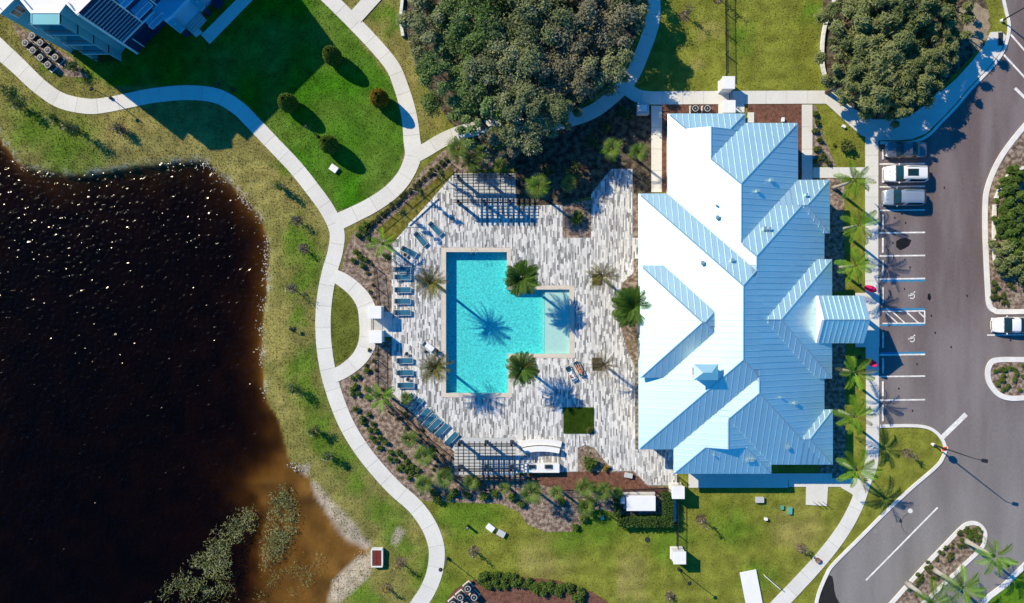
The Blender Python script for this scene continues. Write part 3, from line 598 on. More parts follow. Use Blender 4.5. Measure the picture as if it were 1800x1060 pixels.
# water extends a little past the wall faces so the two never share a plane
wobj = [c for c in pool.children if c.name.startswith('water')][0]; wobj.scale = (1.0006, 1.0006, 1)
for sgn in (0, 8):
    pts = [P(828 + sgn, 437, 0.1), P(828 + sgn, 438, 0.75), P(828 + sgn, 446, 0.8), P(828 + sgn, 449, -0.4)]
    child(MB().tube(pts, 0.022, 6).build('handrail', M['grey_metal'], smooth=True), pool)
for k in range(3):
    child(MB().box(tuple(P(832, 447.5, -0.35 - k * 0.22)), (0.5, 0.12, 0.03)).build('ladder_step', M['grey_metal']), pool)
for (cx, cy) in ((700 + 107, 0),):
    pass

# ------------------------------------------------------------------ clubhouse
PITCH = 0.434; EAVE = 3.9
club = thing('clubhouse', 'large clubhouse with white standing seam metal hip roofs beside the pool deck', 'building', (24.5, -1, 0))
HIPS = []   # x0,x1,y0,y1,eave,dutchN,dutchS,name
def add_hip(x0, x1, y0, y1, e=EAVE, dn=0, ds=0): HIPS.append((x0, x1, y0, y1, e + 0.0026 * len(HIPS), dn, ds))
add_hip(14.2, 35.05, -16.6, 12.12)                    # main body
add_hip(17.47, 26.2, 2.0, 21.1, dn=1.9)               # north-west wing with a gablet
add_hip(17.47, 32.1, -8.0, 20.04)                     # north wing
add_hip(17.47, 35.05, -8.0, 13.65)                    # north-east wing
add_hip(25.0, 35.66, 7.65, 13.65)                     # small bay
add_hip(20.0, 35.73, -8.61, 4.72, e=EAVE + 0.45)      # east wing behind the portico
add_hip(22.0, 36.0, -18.3, -12.12)                    # south-east bay
add_hip(18.12, 35.05, -18.3, 8.0)                     # south wing
add_hip(18.12, 29.1, -19.33, -4.0, ds=3.2)            # south-west wing with a gablet
add_hip(14.2, 27.0, -8.45, 4.03, e=EAVE + 1.1)        # west wing above the deck
def hip_h(h, x, y):
    x0, x1, y0, y1, e, dn, ds = h
    ax = min(x - x0, x1 - x); ay0 = y - y0; ay1 = y1 - y
    if min(ax, ay0, ay1) < 0: return -1
    if ds and ay0 > ds: ay0 = 99
    if dn and ay1 > dn: ay1 = 99
    return e + PITCH * min(ax, ay0, ay1)
def roof_h(x, y): return max(hip_h(h, x, y) for h in HIPS)
def clip_half(poly, a, b, c):      # keep a*x+b*y<=c
    out = []
    for i in range(len(poly)):
        p, q = poly[i - 1], poly[i]; dp = a * p[0] + b * p[1] - c; dq = a * q[0] + b * q[1] - c
        if dp <= 0: 
            if dq > 0: t = dp / (dp - dq); out.append((p[0] + (q[0] - p[0]) * t, p[1] + (q[1] - p[1]) * t))
            else: out.append(q); continue
        elif dq <= 0:
            t = dp / (dp - dq); out.append((p[0] + (q[0] - p[0]) * t, p[1] + (q[1] - p[1]) * t)); out.append(q)
    return out
npan = 0
CL = Vector(club.location)
for hi, h in enumerate(HIPS):
    x0, x1, y0, y1, e, dn, ds = h; hx, hy = (x1 - x0) / 2, (y1 - y0) / 2; hw = min(hx, hy)
    along_y = hy >= hx
    if along_y:
        xr = (x0 + x1) / 2; ya, yb = y0 + (ds or hw), y1 - (dn or hw)
        wslope = [(x0, y0), (x0, y1)] + ([(x0 + dn, yb), (xr, yb)] if dn else [(xr, yb)]) + ([(xr, ya), (x0 + ds, ya)] if ds else [(xr, ya)])
        eslope = [(2 * xr - p[0], p[1]) for p in wslope]
        nsl = [(x0, y1), (x1, y1)] + ([(x1 - dn, yb), (x0 + dn, yb)] if dn else [(xr, yb)])
        ssl = [(x0, y0), (x1, y0)] + ([(x1 - ds, ya), (x0 + ds, ya)] if ds else [(xr, ya)])
        ridge = [(xr, ya), (xr, yb)]
    else:
        yr = (y0 + y1) / 2; xa, xb = x0 + hw, x1 - hw
        nsl = [(x0, y1), (x1, y1), (xb, yr), (xa, yr)]; ssl = [(x0, y0), (x1, y0), (xb, yr), (xa, yr)]
        wslope = [(x0, y0), (x0, y1), (xa, yr)]; eslope = [(x1, y0), (x1, y1), (xb, yr)]; ridge = [(xa, yr), (xb, yr)]
    planes = {'w': lambda x, y: e + PITCH * (x - x0), 'e': lambda x, y: e + PITCH * (x1 - x), 'n': lambda x, y: e + PITCH * (y1 - y), 's': lambda x, y: e + PITCH * (y - y0)}
    core = MB()
    for nm, pl in (('w', wslope), ('e', eslope), ('n', nsl), ('s', ssl)): core.poly([(p[0] - CL.x, p[1] - CL.y, planes[nm](*p) - 0.02) for p in pl])
    rect = [(x0, y0), (x1, y0), (x1, y1), (x0, y1)]
    core.poly([(p[0] - CL.x, p[1] - CL.y, e - 0.22) for p in rect])
    for i in range(4):
        a, b = rect[i - 1], rect[i]; core.poly([(a[0] - CL.x, a[1] - CL.y, e - 0.22), (b[0] - CL.x, b[1] - CL.y, e - 0.22), (b[0] - CL.x, b[1] - CL.y, e - 0.02), (a[0] - CL.x, a[1] - CL.y, e - 0.02)])
    if dn: core.poly([(x0 + dn - CL.x, yb - CL.y, planes['n'](0, yb) - 0.02), (x1 - dn - CL.x, yb - CL.y, planes['n'](0, yb) - 0.02), (xr - CL.x, yb - CL.y, planes['w'](xr, 0) - 0.02)])
    if ds: core.poly([(x0 + ds - CL.x, ya - CL.y, planes['s'](0, ya) - 0.02), (x1 - ds - CL.x, ya - CL.y, planes['s'](0, ya) - 0.02), (xr - CL.x, ya - CL.y, planes['w'](xr, 0) - 0.02)])
    sec = core.build('roof_section', M['trim_metal'], club)
    # caps along ridge and hips
    hips = [(ridge[0], ridge[1])]
    if along_y:
        hips += [((x0, y1), (x0 + (dn or hw), yb)), ((x1, y1), (x1 - (dn or hw), yb)), ((x0, y0), (x0 + (ds or hw), ya)), ((x1, y0), (x1 - (ds or hw), ya))]
    else: hips += [((x0, y0), ridge[0]), ((x0, y1), ridge[0]), ((x1, y0), ridge[1]), ((x1, y1), ridge[1])]
    for a, b in hips:
        za = e + PITCH * min(a[0] - x0, x1 - a[0], *( [a[1] - y0, y1 - a[1]] if not (dn or ds) else [99])) if not (dn or ds) else None
        def hz(p):
            v = [p[0] - x0, x1 - p[0]]
            if not (ds and abs(p[1] - ya) < 1e-6 and abs(p[0] - xr) < 1e-6) : v.append(p[1] - y0)
            if not (dn and abs(p[1] - yb) < 1e-6 and abs(p[0] - xr) < 1e-6) : v.append(y1 - p[1])
            return e + PITCH * min(v)
        L_ = math.dist(a, b)
        if L_ < 0.05: continue
        nx_, ny_ = -(b[1] - a[1]) / L_, (b[0] - a[0]) / L_; ts = np.linspace(0.0, 1.0, 41); ok_ = []
        for t in ts:
            tt = min(max(t, 0.01), 0.99); q = (a[0] + (b[0] - a[0]) * tt, a[1] + (b[1] - a[1]) * tt)
            ok_.append(all(hip_h(h, q[0] + sg * nx_ * .3, q[1] + sg * ny_ * .3) > roof_h(q[0] + sg * nx_ * .3, q[1] + sg * ny_ * .3) - 0.03 and hip_h(h, q[0] + sg * nx_ * .3, q[1] + sg * ny_ * .3) > 0 for sg in (-1, 1)))
        i_ = 0
        while i_ < 41:
            if ok_[i_]:
                j_ = i_
                while j_ + 1 < 41 and ok_[j_ + 1]: j_ += 1
                if j_ > i_:
                    e0, e1 = [(a[0] + (b[0] - a[0]) * t - CL.x, a[1] + (b[1] - a[1]) * t - CL.y, hz(a) + (hz(b) - hz(a)) * t) for t in (ts[i_], ts[j_])]
                    MB().tube([e0, e1], 0.085, 5).build('ridge_cap', M['trim_metal'], sec)
                i_ = j_ + 1
            else: i_ += 1
    for nm, pl in (('w', wslope), ('e', eslope), ('n', nsl), ('s', ssl)):
        ax = 1 if nm in 'we' else 0; lo = min(p[ax] for p in pl); hi_ = max(p[ax] for p in pl)
        step = 0.66; k = math.floor(lo / step)
        while k * step < hi_:
            s0, s1 = max(k * step, lo), min((k + 1) * step, hi_); k += 1
            a, b = (0, 1) if ax else (1, 0)
            q = clip_half(clip_half(pl, a, b, s1), -a, -b, -s0)
            if len(q) < 3: continue
            f = planes[nm]; vis = 0; sm = (s0 + s1) / 2; cc = clip_half(clip_half(q, a, b, sm + 1e-3), -a, -b, -sm + 1e-3)
            us = [p[1 - ax] for p in (cc or q)]
            for u_ in np.linspace(min(us), max(us), 26)[1:-1]:
                r_ = (sm, u_) if ax == 0 else (u_, sm)
                if f(*r_) > roof_h(*r_) - 0.002: vis += 1
            if vis < 2: continue
            m = MB(); m.poly([(p[0] - CL.x, p[1] - CL.y, f(*p)) for p in q])
            oth = [p[1 - ax] for p in q if abs(p[ax] - s0) < 1e-4]
            if len(oth) >= 2 and max(oth) - min(oth) > 0.1:
                u0, u1 = min(oth), max(oth); rw, rh = 0.018, 0.045
                def mk(s, u): return (s, u) if ax == 0 else (u, s)
                A = [mk(s0 - rw, u0), mk(s0 + rw, u0), mk(s0 + rw, u1), mk(s0 - rw, u1)]
                bb = len(m.v)
                m.v += [(p[0] - CL.x, p[1] - CL.y, f(*p) - 0.01) for p in A] + [(p[0] - CL.x, p[1] - CL.y, f(*p) + rh) for p in A]
                for fc in ((4, 5, 6, 7), (0, 1, 5, 4), (1, 2, 6, 5), (2, 3, 7, 6), (3, 0, 4, 7)): m.f.append(tuple(bb + i for i in fc))
            m.build('roof_panel', M['roof_metal'], sec); npan += 1
print('roof panels', npan)
# walls under the eaves
wm = MB()
for x0, x1, y0, y1, e in ((14.8, 34.4, -16.0, 11.5, 3.75), (18.1, 25.6, 5, 20.5, 3.75), (18.1, 31.5, 5, 19.4, 3.75), (18.8, 34.4, -17.6, -5, 3.75), (18.8, 28.5, -18.6, -10, 3.75), (30, 35.1, 8.2, 13.1, 3.75), (30, 35.1, -8, 4.1, 4.15), (30, 35.4, -17.7, -12.7, 3.75), (14.85, 20, -7.8, 3.4, 4.85)):
    wm = MB().box(((x0 + x1) / 2 - CL.x, (y0 + y1) / 2 - CL.y, e / 2), (x1 - x0 - random.random() * 0.02, y1 - y0 - random.random() * 0.02, e)); wm.build('wall', M['white_wall'], club)
for y in (-14, -11.5, -5.5, -2.2, 1.0, 6.5, 9.0):
    wd = MB().box((14.78 - CL.x if not -8 < y < 3.4 else 14.83 - CL.x, y - CL.y, 1.55), (0.08, 1.7, 2.5)).build('window', M['white_paint'], club)
    MB().box((14.72 - CL.x if not -8 < y < 3.4 else 14.77 - CL.x, y - CL.y, 1.55), (0.06, 1.5, 2.3)).build('pane', M['glass'], wd)
for x in (20.5, 23.5, 26.5):
    wd = MB().box((x - CL.x, -18.63 - CL.y, 1.45), (1.7, 0.08, 2.5)).build('window', M['white_paint'], club); MB().box((x - CL.x, -18.69 - CL.y, 1.45), (1.5, 0.06, 2.3)).build('pane', M['glass'], wd)
def on_roof(px, py):
    z = 5.0
    for _ in range(12):
        p = P(px, py, z); h = roof_h(p.x, p.y); z = 0.5 * z + 0.5 * max(h, 3.5)
    return P(px, py, z)
for px, py, s in ((1355, 317, .42), (1331, 336, .36), (1260, 382, .42), (1258.5, 361, .2), (1234, 462, .42), (1286, 457, .42), (1343, 402, .46), (1352, 402.5, .36), (1416, 343, .36), (1397, 708, .4), (1384, 786, .4), (1313, 809, .36), (1321, 808, .42), (1372, 698, .2), (1254, 800, .16)):
    p = on_roof(px, py) - CL
    v = MB().box((p.x, p.y, p.z + 0.1), (s * 0.7, s * 0.7, 0.5)).build('roof_vent', M['trim_metal'], club); MB().box((p.x, p.y, p.z + 0.38), (s, s, 0.12), taper=0.8).build('vent_cap', M['trim_metal'], v)
# cupola
q0 = P(1219, 640, 8.4); q1 = P(1262, 668, 8.4); cxx, cyy = (q0.x + q1.x) / 2, (q0.y + q1.y) / 2; wx, wy = q1.x - q0.x, q0.y - q1.y
cup = MB().box((cxx - CL.x, cyy - CL.y, 7.2), (wx - 0.5, wy - 0.5, 2.6)).build('cupola', M['white_wall'], club)
ze, rz_ = 8.45, 9.15; hx, hy = wx / 2, wy / 2; rl = hx - hy
m = MB(); c = [(cxx - hx, cyy - hy), (cxx + hx, cyy - hy), (cxx + hx, cyy + hy), (cxx - hx, cyy + hy)]; r0, r1 = (cxx - rl, cyy), (cxx + rl, cyy)
L3 = lambda p, z: (p[0] - CL.x, p[1] - CL.y, z)
for pl in ([c[0], c[1], r1, r0], [c[1], c[2], r1], [c[2], c[3], r0, r1], [c[3], c[0], r0]): m.poly([L3(p, rz_ if p in (r0, r1) else ze) for p in pl])
m.poly([L3(p, ze) for p in c]); m.build('cupola_roof', M['roof_metal'], cup)
for k in range(4): MB().box((cxx - hx + 0.22 - CL.x, cyy - CL.y, 7.2 + k * 0.28), (0.08, wy - 0.9, 0.16)).build('louvre', M['grey_metal'], cup)
# entrance portico
portico = MB()
xw, xe, yn, ys, yr = 33.6, 38.9, 0.65, -4.62, -1.98; ez, rz_ = 5.1, 6.75
m = MB()
for a, b in ((yn, yr), (ys, yr)): m.poly([L3((xw, a), ez), L3((xe, a), ez), L3((xe, b), rz_), L3((xw, b), rz_)])
for xx in (xw, xe): m.poly([L3((xx, yn), ez), L3((xx, ys), ez), L3((xx, yr), rz_)])
m.poly([L3((xw, yn), ez), L3((xe, yn), ez), L3((xe, ys), ez), L3((xw, ys), ez)])
por = m.build('portico', M['white_wall'], club)
for k in range(9):
    x0 = xw + 0.25 + k * (xe - xw - 0.25) / 9; x1 = xw + 0.25 + (k + 1) * (xe - xw - 0.25) / 9
    for a in (yn, ys):
        m = MB(); dz = 0.03; m.poly([L3((x0, a), ez + dz), L3((x1, a), ez + dz), L3((x1, yr), rz_ + dz), L3((x0, yr), rz_ + dz)])
        bb = len(m.v); A = [(x0 - 0.03, a), (x0 + 0.03, a), (x0 + 0.03, yr), (x0 - 0.03, yr)]; zz_ = [ez, ez, rz_, rz_]
        m.v += [L3(p, z_ + 0.02) for p, z_ in zip(A, zz_)] + [L3(p, z_ + 0.1) for p, z_ in zip(A, zz_)]
        for fc in ((4, 5, 6, 7), (0, 1, 5, 4), (1, 2, 6, 5), (2, 3, 7, 6), (3, 0, 4, 7)): m.f.append(tuple(bb + i for i in fc))
        m.build('roof_panel', M['roof_metal'], por)
MB().tube([L3((xw, yr), rz_ + 0.03), L3((xe, yr), rz_ + 0.03)], 0.08, 5).build('ridge_cap', M['trim_metal'], por)
for a, s in ((yn, 1), (ys, -1)):       # white parapet rake at the back of the portico
    m = MB(); A = [L3((xw - 0.02, a), ez - 0.6), L3((xw - 0.02, yr), rz_ - 0.6), L3((xw - 0.02, yr), rz_ + 0.22), L3((xw - 0.02, a), ez + 0.22)]
    B = [(p[0] + 0.26, p[1], p[2]) for p in A]; bb = 0; m.v += A + B
    for fc in ((0, 1, 2, 3), (7, 6, 5, 4), (0, 4, 5, 1), (1, 5, 6, 2), (2, 6, 7, 3), (3, 7, 4, 0)): m.f.append(fc)
    m.build('parapet', M['white_paint'], por)
for yy in (0.2, -4.1):
    MB().box(L3((38.4, yy), 2.5), (0.4, 0.4, 5.0)).build('column', M['white_paint'], por)
MB().box(L3((38.95, yr), 4.7), (0.08, 4.6, 0.5)).build('fascia', M['grey_metal'], por)

# ------------------------------------------------------------------ apartment block
AH = 12.65
FP = [(-75, -105), (124, 94), (150, 68), (170, 93), (214, 93), (224, 79), (240, 95), (345, -10), (400, -65), (300, -200), (0, -200)]
EXCL.append(W2(FP))
fp = W2(FP); A0 = Vector((*P2(160, 10), 0))
apt = thing('apartment_block', 'four storey apartment block with white flat roof and teal and navy walls', 'building', A0)
L4 = lambda p, z: (p[0] - A0.x, p[1] - A0.y, z)
wallm = ['navy_wall', 'teal_wall', 'navy_wall', 'teal_wall', 'teal_wall', 'navy_wall', 'navy_wall', 'navy_wall', 'navy_wall', 'white_wall', 'white_wall']
for i in range(len(fp)):
    a, b = fp[i], fp[(i + 1) % len(fp)]; MB().poly([L4(a, -0.1), L4(b, -0.1), L4(b, AH), L4(a, AH)]).build('wall', M[wallm[i]], apt)
bm = ear([(p[0] - A0.x, p[1] - A0.y) for p in fp], AH - 0.35); me = bpy.data.meshes.new('roof'); bm.to_mesh(me); bm.free(); rf = link('roof', me, M['white_roof'], apt)
inn = offset_line(fp, -0.35, True)
if not in_poly(np.array([inn[3][0]]), np.array([inn[3][1]]), fp)[0]: inn = offset_line(fp, 0.35, True)
for i in range(len(fp)):
    a, b = fp[i], fp[(i + 1) % len(fp)]; c_, d_ = inn[(i + 1) % len(fp)], inn[i]; m = MB()
    m.poly([L4(a, AH + 0.02), L4(b, AH + 0.02), L4(c_, AH + 0.02), L4(d_, AH + 0.02)]); m.poly([L4(d_, AH + 0.02), L4(c_, AH + 0.02), L4(c_, AH - 0.35), L4(d_, AH - 0.35)])
    m.poly([L4(a, AH + 0.02), L4(b, AH + 0.02), L4(b, AH - 0.5), L4(a, AH - 0.5)]) if False else None
    m.build('parapet', M['white_paint'], rf)
FL = AH / 4
def face_panel(i, t0, t1, z0, z1, out, depth, m, name, parent=None):
    a = Vector(fp[i]); b = Vector(fp[(i + 1) % len(fp)]); t = (b - a).normalized(); n = Vector((t.y, -t.x)); L = (b - a).length
    mid = (a + b) / 2 + n * 0.05
    if in_poly(np.array([mid.x]), np.array([mid.y]), fp)[0]: n = -n
    c = a + t * (t0 + t1) / 2 * L + n * out; ang = math.atan2(t.y, t.x)
    return MB().box((c.x - A0.x, c.y - A0.y, (z0 + z1) / 2), ((t1 - t0) * L, depth, z1 - z0), ang).build(name, M[m], parent or apt)
for f in range(4):
    z0 = f * FL
    for i, t0, t1 in ((1, 0.22, 0.78), (5, 0.25, 0.75), (2, 0.3, 0.7)):
        wd = face_panel(i, t0, t1, z0 + 0.95, z0 + 2.45, 0.02, 0.10, 'white_paint', 'window'); face_panel(i, t0 + 0.06, t1 - 0.06, z0 + 1.05, z0 + 2.35, 0.06, 0.10, 'glass', 'pane', wd)
        face_panel(i, (t0 + t1) / 2 - 0.015, (t0 + t1) / 2 + 0.015, z0 + 1.05, z0 + 2.35, 0.10, 0.06, 'white_paint', 'mullion', wd)
    face_panel(3, 0.03, 0.97, z0 + 0.25, z0 + FL - 0.35, 0.02, 0.06, 'glass', 'balcony_door')
    sl_ = face_panel(3, 0.0, 1.0, z0 + FL - 0.3, z0 + FL - 0.05, 0.55, 1.1, 'teal_wall', 'balcony_slab')
    face_panel(3, 0.02, 0.98, z0 + 1.0, z0 + 1.06, 1.05, 0.05, 'black_metal', 'railing', sl_)
    for q in range(9): face_panel(3, 0.02 + q * 0.12 - 0.004, 0.02 + q * 0.12 + 0.004, z0 + 0.1, z0 + 1.0, 1.05, 0.03, 'black_metal', 'baluster', sl_)
    for t in (0.12, 0.55):
        wd = face_panel(0, 0.62 + t * 0.3, 0.68 + t * 0.3, z0 + 0.95, z0 + 2.45, 0.02, 0.10, 'white_paint', 'window'); face_panel(0, 0.625 + t * 0.3, 0.675 + t * 0.3, z0 + 1.05, z0 + 2.35, 0.06, 0.10, 'glass', 'pane', wd)
for t in (0.02, 0.98): face_panel(3, t - 0.02, t + 0.02, 0, AH, 0.5, 1.0, 'teal_wall', 'pilaster')
face_panel(6, 0.0, 0.025, 0, AH - 0.02, 0.03, 0.2, 'white_paint', 'corner_trim')
face_panel(6, 0.026, 0.72, 3.6, 3.85, 0.03, 0.22, 'white_paint', 'belt_course')
for k in range(13): face_panel(6, 0.03, 0.34, 4.3 + k * 0.62, 4.34 + k * 0.62, 0.03, 0.12, 'white_paint', 'siding_band')
for t in (0.345, 0.60): face_panel(6, t - 0.008, t + 0.008, 3.86, AH - 0.05, 0.03, 0.14, 'white_paint', 'trim_board')
for k in range(5): face_panel(6, 0.61, 0.86, 5.0 + k * 1.5, 5.08 + k * 1.5, 0.03, 0.12, 'white_paint', 'siding_band')
for f in (1, 2, 3):
    bs = face_panel(6, 0.37, 0.585, f * FL + 0.3, f * FL + 0.5, 0.65, 1.3, 'blue_roof', 'balcony'); face_panel(6, 0.37, 0.585, f * FL + 1.35, f * FL + 1.4, 1.28, 0.05, 'white_paint', 'railing', bs)
    for t in (0.37, 0.585): face_panel(6, t - 0.003, t + 0.003, f * FL + 0.5, f * FL + 1.35, 1.28, 0.05, 'white_paint', 'rail_post', bs)
for t0, t1 in ((0.42, 0.52),):
    wd = face_panel(6, t0, t1, 1.2, 2.9, 0.03, 0.12, 'white_paint', 'window'); face_panel(6, t0 + 0.012, t1 - 0.012, 1.35, 2.75, 0.07, 0.12, 'glass', 'pane', wd); face_panel(6, (t0 + t1) / 2 - 0.003, (t0 + t1) / 2 + 0.003, 1.35, 2.75, 0.12, 0.06, 'white_paint', 'mullion', wd)
for k in range(6): face_panel(6, 0.13, 0.36, 0.35 + k * 0.42, 0.43 + k * 0.42, 0.06, 0.14, 'navy_wall', 'louvre')
face_panel(6, 0.12, 0.13, 0.1, 2.9, 0.04, 0.16, 'white_paint', 'trim_board')
# entrance wing in the shade
ent = thing('entrance_wing', 'low blue roofed entrance wing with two pillared porches beside the apartment block', 'building', A0)
def slabp(poly, z0, z1, m, name, par, hz=None):
    w_ = [(P(*q, hz if hz is not None else z1).x - A0.x, P(*q, hz if hz is not None else z1).y - A0.y) for q in poly]; return MB().prism(w_, z0, z1).build(name, M[m], par)
slabp([(265, 14), (300, -24), (350, -24), (301, 27), (288, 36)], 0, 4.2, 'blue_roof', 'roof', ent)
slabp([(302, 26), (330, -1), (353, 19), (326, 47)], 0, 0.25, 'navy_wall', 'porch_floor', ent)
for k, (poly) in enumerate(([(292, 36), (301, 28), (324, 48), (316, 57)], [(330, 0), (345, -14), (360, 10), (353, 19)])):
    pr = slabp(poly, 3.2, 3.5, 'teal_wall', 'porch_roof', ent); cx = sum(p[0] for p in poly) / 4; cy = sum(p[1] for p in poly) / 4
    p = P(cx, cy, 3.5) - A0; MB().lathe([(0.09, 0), (0.09, 0.12), (0.03, 0.16)], (p.x, p.y, 3.5), 8).build('roof_light', M['lamp_lens'], pr); MB().box((p.x, p.y, 1.6), (0.5, 0.5, 3.2)).build('pillar', M['navy_wall'], pr)
for k in range(4): slabp([(326 + k * 3.2, 49 + k * 2.6), (352 + k * 2.4, 22 + k * 3), (355 + k * 2.4, 25 + k * 3), (329 + k * 3.2, 52 + k * 2.6)], 0.0, 0.7 - k * 0.15, 'slab_grey', 'step', ent, 0.3)
bmz = W2([(372, 10), (385, -6), (396, 4), (384, 18)]); o = MB().prism(bmz, 0, 0.5).build('planter_box', M['navy_wall']); tag(o, 'low dark planter box beside the entrance walkway', 'planter')

# ------------------------------------------------------------------ air conditioning units
def ac_unit():
    t = thing('condenser_unit', 'x', 'air conditioner')
    MB().box((0, 0, 0.04), (1.0, 1.0, 0.08)).build('pad', M['kerb'], t)
    MB().box((0, 0, 0.5), (0.78, 0.78, 0.84)).build('cabinet', M['dark_grille'], t, bevel=0.03)
    tp = MB().lathe([(0.35, 0.0), (0.35, 0.03), (0.315, 0.035), (0.315, 0.005), (0.02, 0.005)], (0, 0, 0.922), 18).build('fan_ring', M['white_paint'], t)
    MB().lathe([(0.31, 0.0), (0.06, 0.02)], (0, 0, 0.93), 16).build('grille', M['dark_grille'], t)
    MB().lathe([(0.05, 0.0), (0.05, 0.03), (0.02, 0.05)], (0, 0, 0.955), 10).build('fan_hub', M['white_paint'], t)
    for k in range(2): MB().box((0.52, (k - 0.5) * 0.3, 0.3), (0.04, 0.04, 0.6)).build('pipe', M['black_metal'], t)
    return t
ac0 = ac_unit()
AC = [(53, 80, 'white framed condenser unit on the mulch beside the apartment block'), (66, 93, 0), (79, 105.5, 0), (92, 118, 0), (65, 67.5, 0), (79, 79.5, 0), (92, 92.5, 0), (105, 105, 0)]
AC2 = [(823, 1030), (810, 1045), (834, 1045), (797, 1057), (821, 1059)]
first = True
for ia, (px, py, *_) in enumerate(AC):
    o = ac0 if first else copy_tree(ac0); first = False; p = P(px, py, 0); o.location = (p.x, p.y, 0.03); o.rotation_euler.z = R(45)
    tag(o, 'condenser unit, %s in the row nearer the %s, counted towards the path lamp' % (ORD[ia % 4], 'path' if ia < 4 else 'apartment block'), None, 'condensers beside the apartment block')
for ia, (px, py) in enumerate(AC2):
    o = copy_tree(ac0); p = P(px, py, 0); o.location = (p.x, p.y, 0.03); o.rotation_euler.z = R(-50); tag(o, ['condenser unit at the tip of the red mulch bed nearest the path lamp', 'condenser unit behind the tip one on the path side of red mulch', 'condenser unit beside the ground cover on red mulch', 'condenser unit at the path edge of the red mulch cluster', 'condenser unit in the middle of the red mulch cluster'][ia], None, 'condensers on the red mulch')
for px, py in ((1219, 194), (1240, 194)):
    o = copy_tree(ac0); p = P(px, py, 0); o.location = (p.x, p.y, 0.03); o.rotation_euler.z = 0; tag(o, 'condenser unit against the clubhouse north eave, %s the gate pillar' % ('farther from' if px == 1219 else 'closer to'), None, 'condensers by the clubhouse')

# ------------------------------------------------------------------ gate pillars and fences
def pillar(px, py, label, s=1.45, h=2.1):
    """px,py = centre of its top"""
    p = P(px, py, h); t = thing('gate_pillar', label, 'pillar', (p.x, p.y, 0))
    MB().box((0, 0, h / 2 - 0.06), (s - 0.14, s - 0.14, h - 0.12)).build('shaft', M['white_wall'], t); MB().box((0, 0, 0.15), (s - 0.02, s - 0.02, 0.3)).build('plinth', M['white_wall'], t)
    MB().box((0, 0, h - 0.05), (s, s, 0.12)).build('cap', M['white_paint'], t, bevel=0.015); return p
pillar(1281, 145, 'white square gate pillar on the lawn side of north path'); pillar(1282, 187, 'white square gate pillar next to the clubhouse north eave')
pillar(1192.5, 866, 'white square pillar at the pool deck corner by the south lawn'); pillar(1195, 981, 'white square pillar alone at the end of the lawn fence')
pillar(659, 549, 'white square gate pillar above the pool gate on the oak side'); pillar(660, 592, 'white square gate pillar on the shrub bed side of pool gate')
p = P(1131, 190, 1.0); t = thing('utility_cabinet', 'square pale utility cabinet in oak shade by the north path', 'cabinet', (p.x, p.y, 0)); MB().box((0, 0, 0.5), (1.35, 1.35, 1.0)).build('housing', M['slab_grey'], t, bevel=0.04); MB().box((0, 0, 1.03), (0.75, 0.75, 0.06)).build('lid', M['white_paint'], t, bevel=0.02)
def fence(pts, label, h=1.35, rails=(0.15, 1.2)):
    c = W2(pts); t = thing('metal_fence', label, 'fence', (*c[0], 0)); o0 = Vector((*c[0], 0)); pk = MB()
    for i in range(len(c) - 1):
        a = Vector((*c[i], 0)) - o0; b = Vector((*c[i + 1], 0)) - o0; L = (b - a).length; d = (b - a) / L; ang = math.atan2(d.y, d.x); mid = (a + b) / 2
        for rz_ in rails: MB().box((mid.x, mid.y, rz_), (L, 0.045, 0.045), ang).build('rail', M['black_metal'], t)
        n = max(1, round(L / 2.2))
        for k in range(n + (i == len(c) - 2)):
            q = a + d * (L * k / n); MB().box((q.x, q.y, h / 2), (0.08, 0.08, h), ang).build('post', M['black_metal'], t)
        for k in range(int(L / 0.12)): q = a + d * (0.12 * k + 0.06); pk.box((q.x, q.y, h / 2), (0.02, 0.02, h - 0.12), ang)
    o = pk.build('picket_row', M['black_metal'], t); o['kind'] = 'stuff'; return t
fence([(1276, 132), (1274, -14)], 'black picket fence across the north lawn from the gate pillar')
fence([(1189, 878), (1189, 968)], 'black picket fence between the two pillars on the south lawn')
fence([(1072, 905), (1091, 918), (1188, 917)], 'black picket fence outside the generator hedge')
fence([(986, 861), (1080, 861), (1178, 857)], 'black picket fence across the red mulch bed')
fence([(655, 398), (788, 284)], 'black picket fence along the north west planting bed')
fence([(660, 470), (668, 545)], 'short black picket fence above the pool gate', h=1.3)
fence([(663, 604), (664, 690), (700, 735), (775, 800), (800, 838), (930, 842)], 'black picket fence round the south west planting bed')
fence([(1281, 153), (1282, 180)], 'black gate between the two north pillars', h=1.5); fence([(656, 556), (656, 585)], 'black pool gate between the pillars', h=1.5)
fence([(1190, 836), (1190, 858)], 'short black gate between clubhouse corner and pillar', h=1.5)
kb_ = MB().box((0, 0, 0.14), (4.6, 0.22, 0.18)).build('curb_beam', M['kerb']); p = P(744, 372); kb_.location = (p.x, p.y, 0.03); kb_.rotation_euler.z = R(43); tag(kb_, 'pale concrete edging beam between strip of grass and deck', 'edging')
for a, b, lb in (((694, 716), (750, 768), 'brown timber edging beam along the lower deck edge'), ((752, 770), (793, 803), 'short timber edging beam next to the lower pergola')):
    pa, pb_ = P(*a), P(*b); d = pb_ - pa; o = MB().box((0, 0, 0.22), (d.length, 0.22, 0.44)).build('timber_beam', M['bark']); mid = (pa + pb_) / 2; o.location = (mid.x, mid.y, 0.03); o.rotation_euler.z = math.atan2(d.y, d.x); tag(o, lb, 'edging')
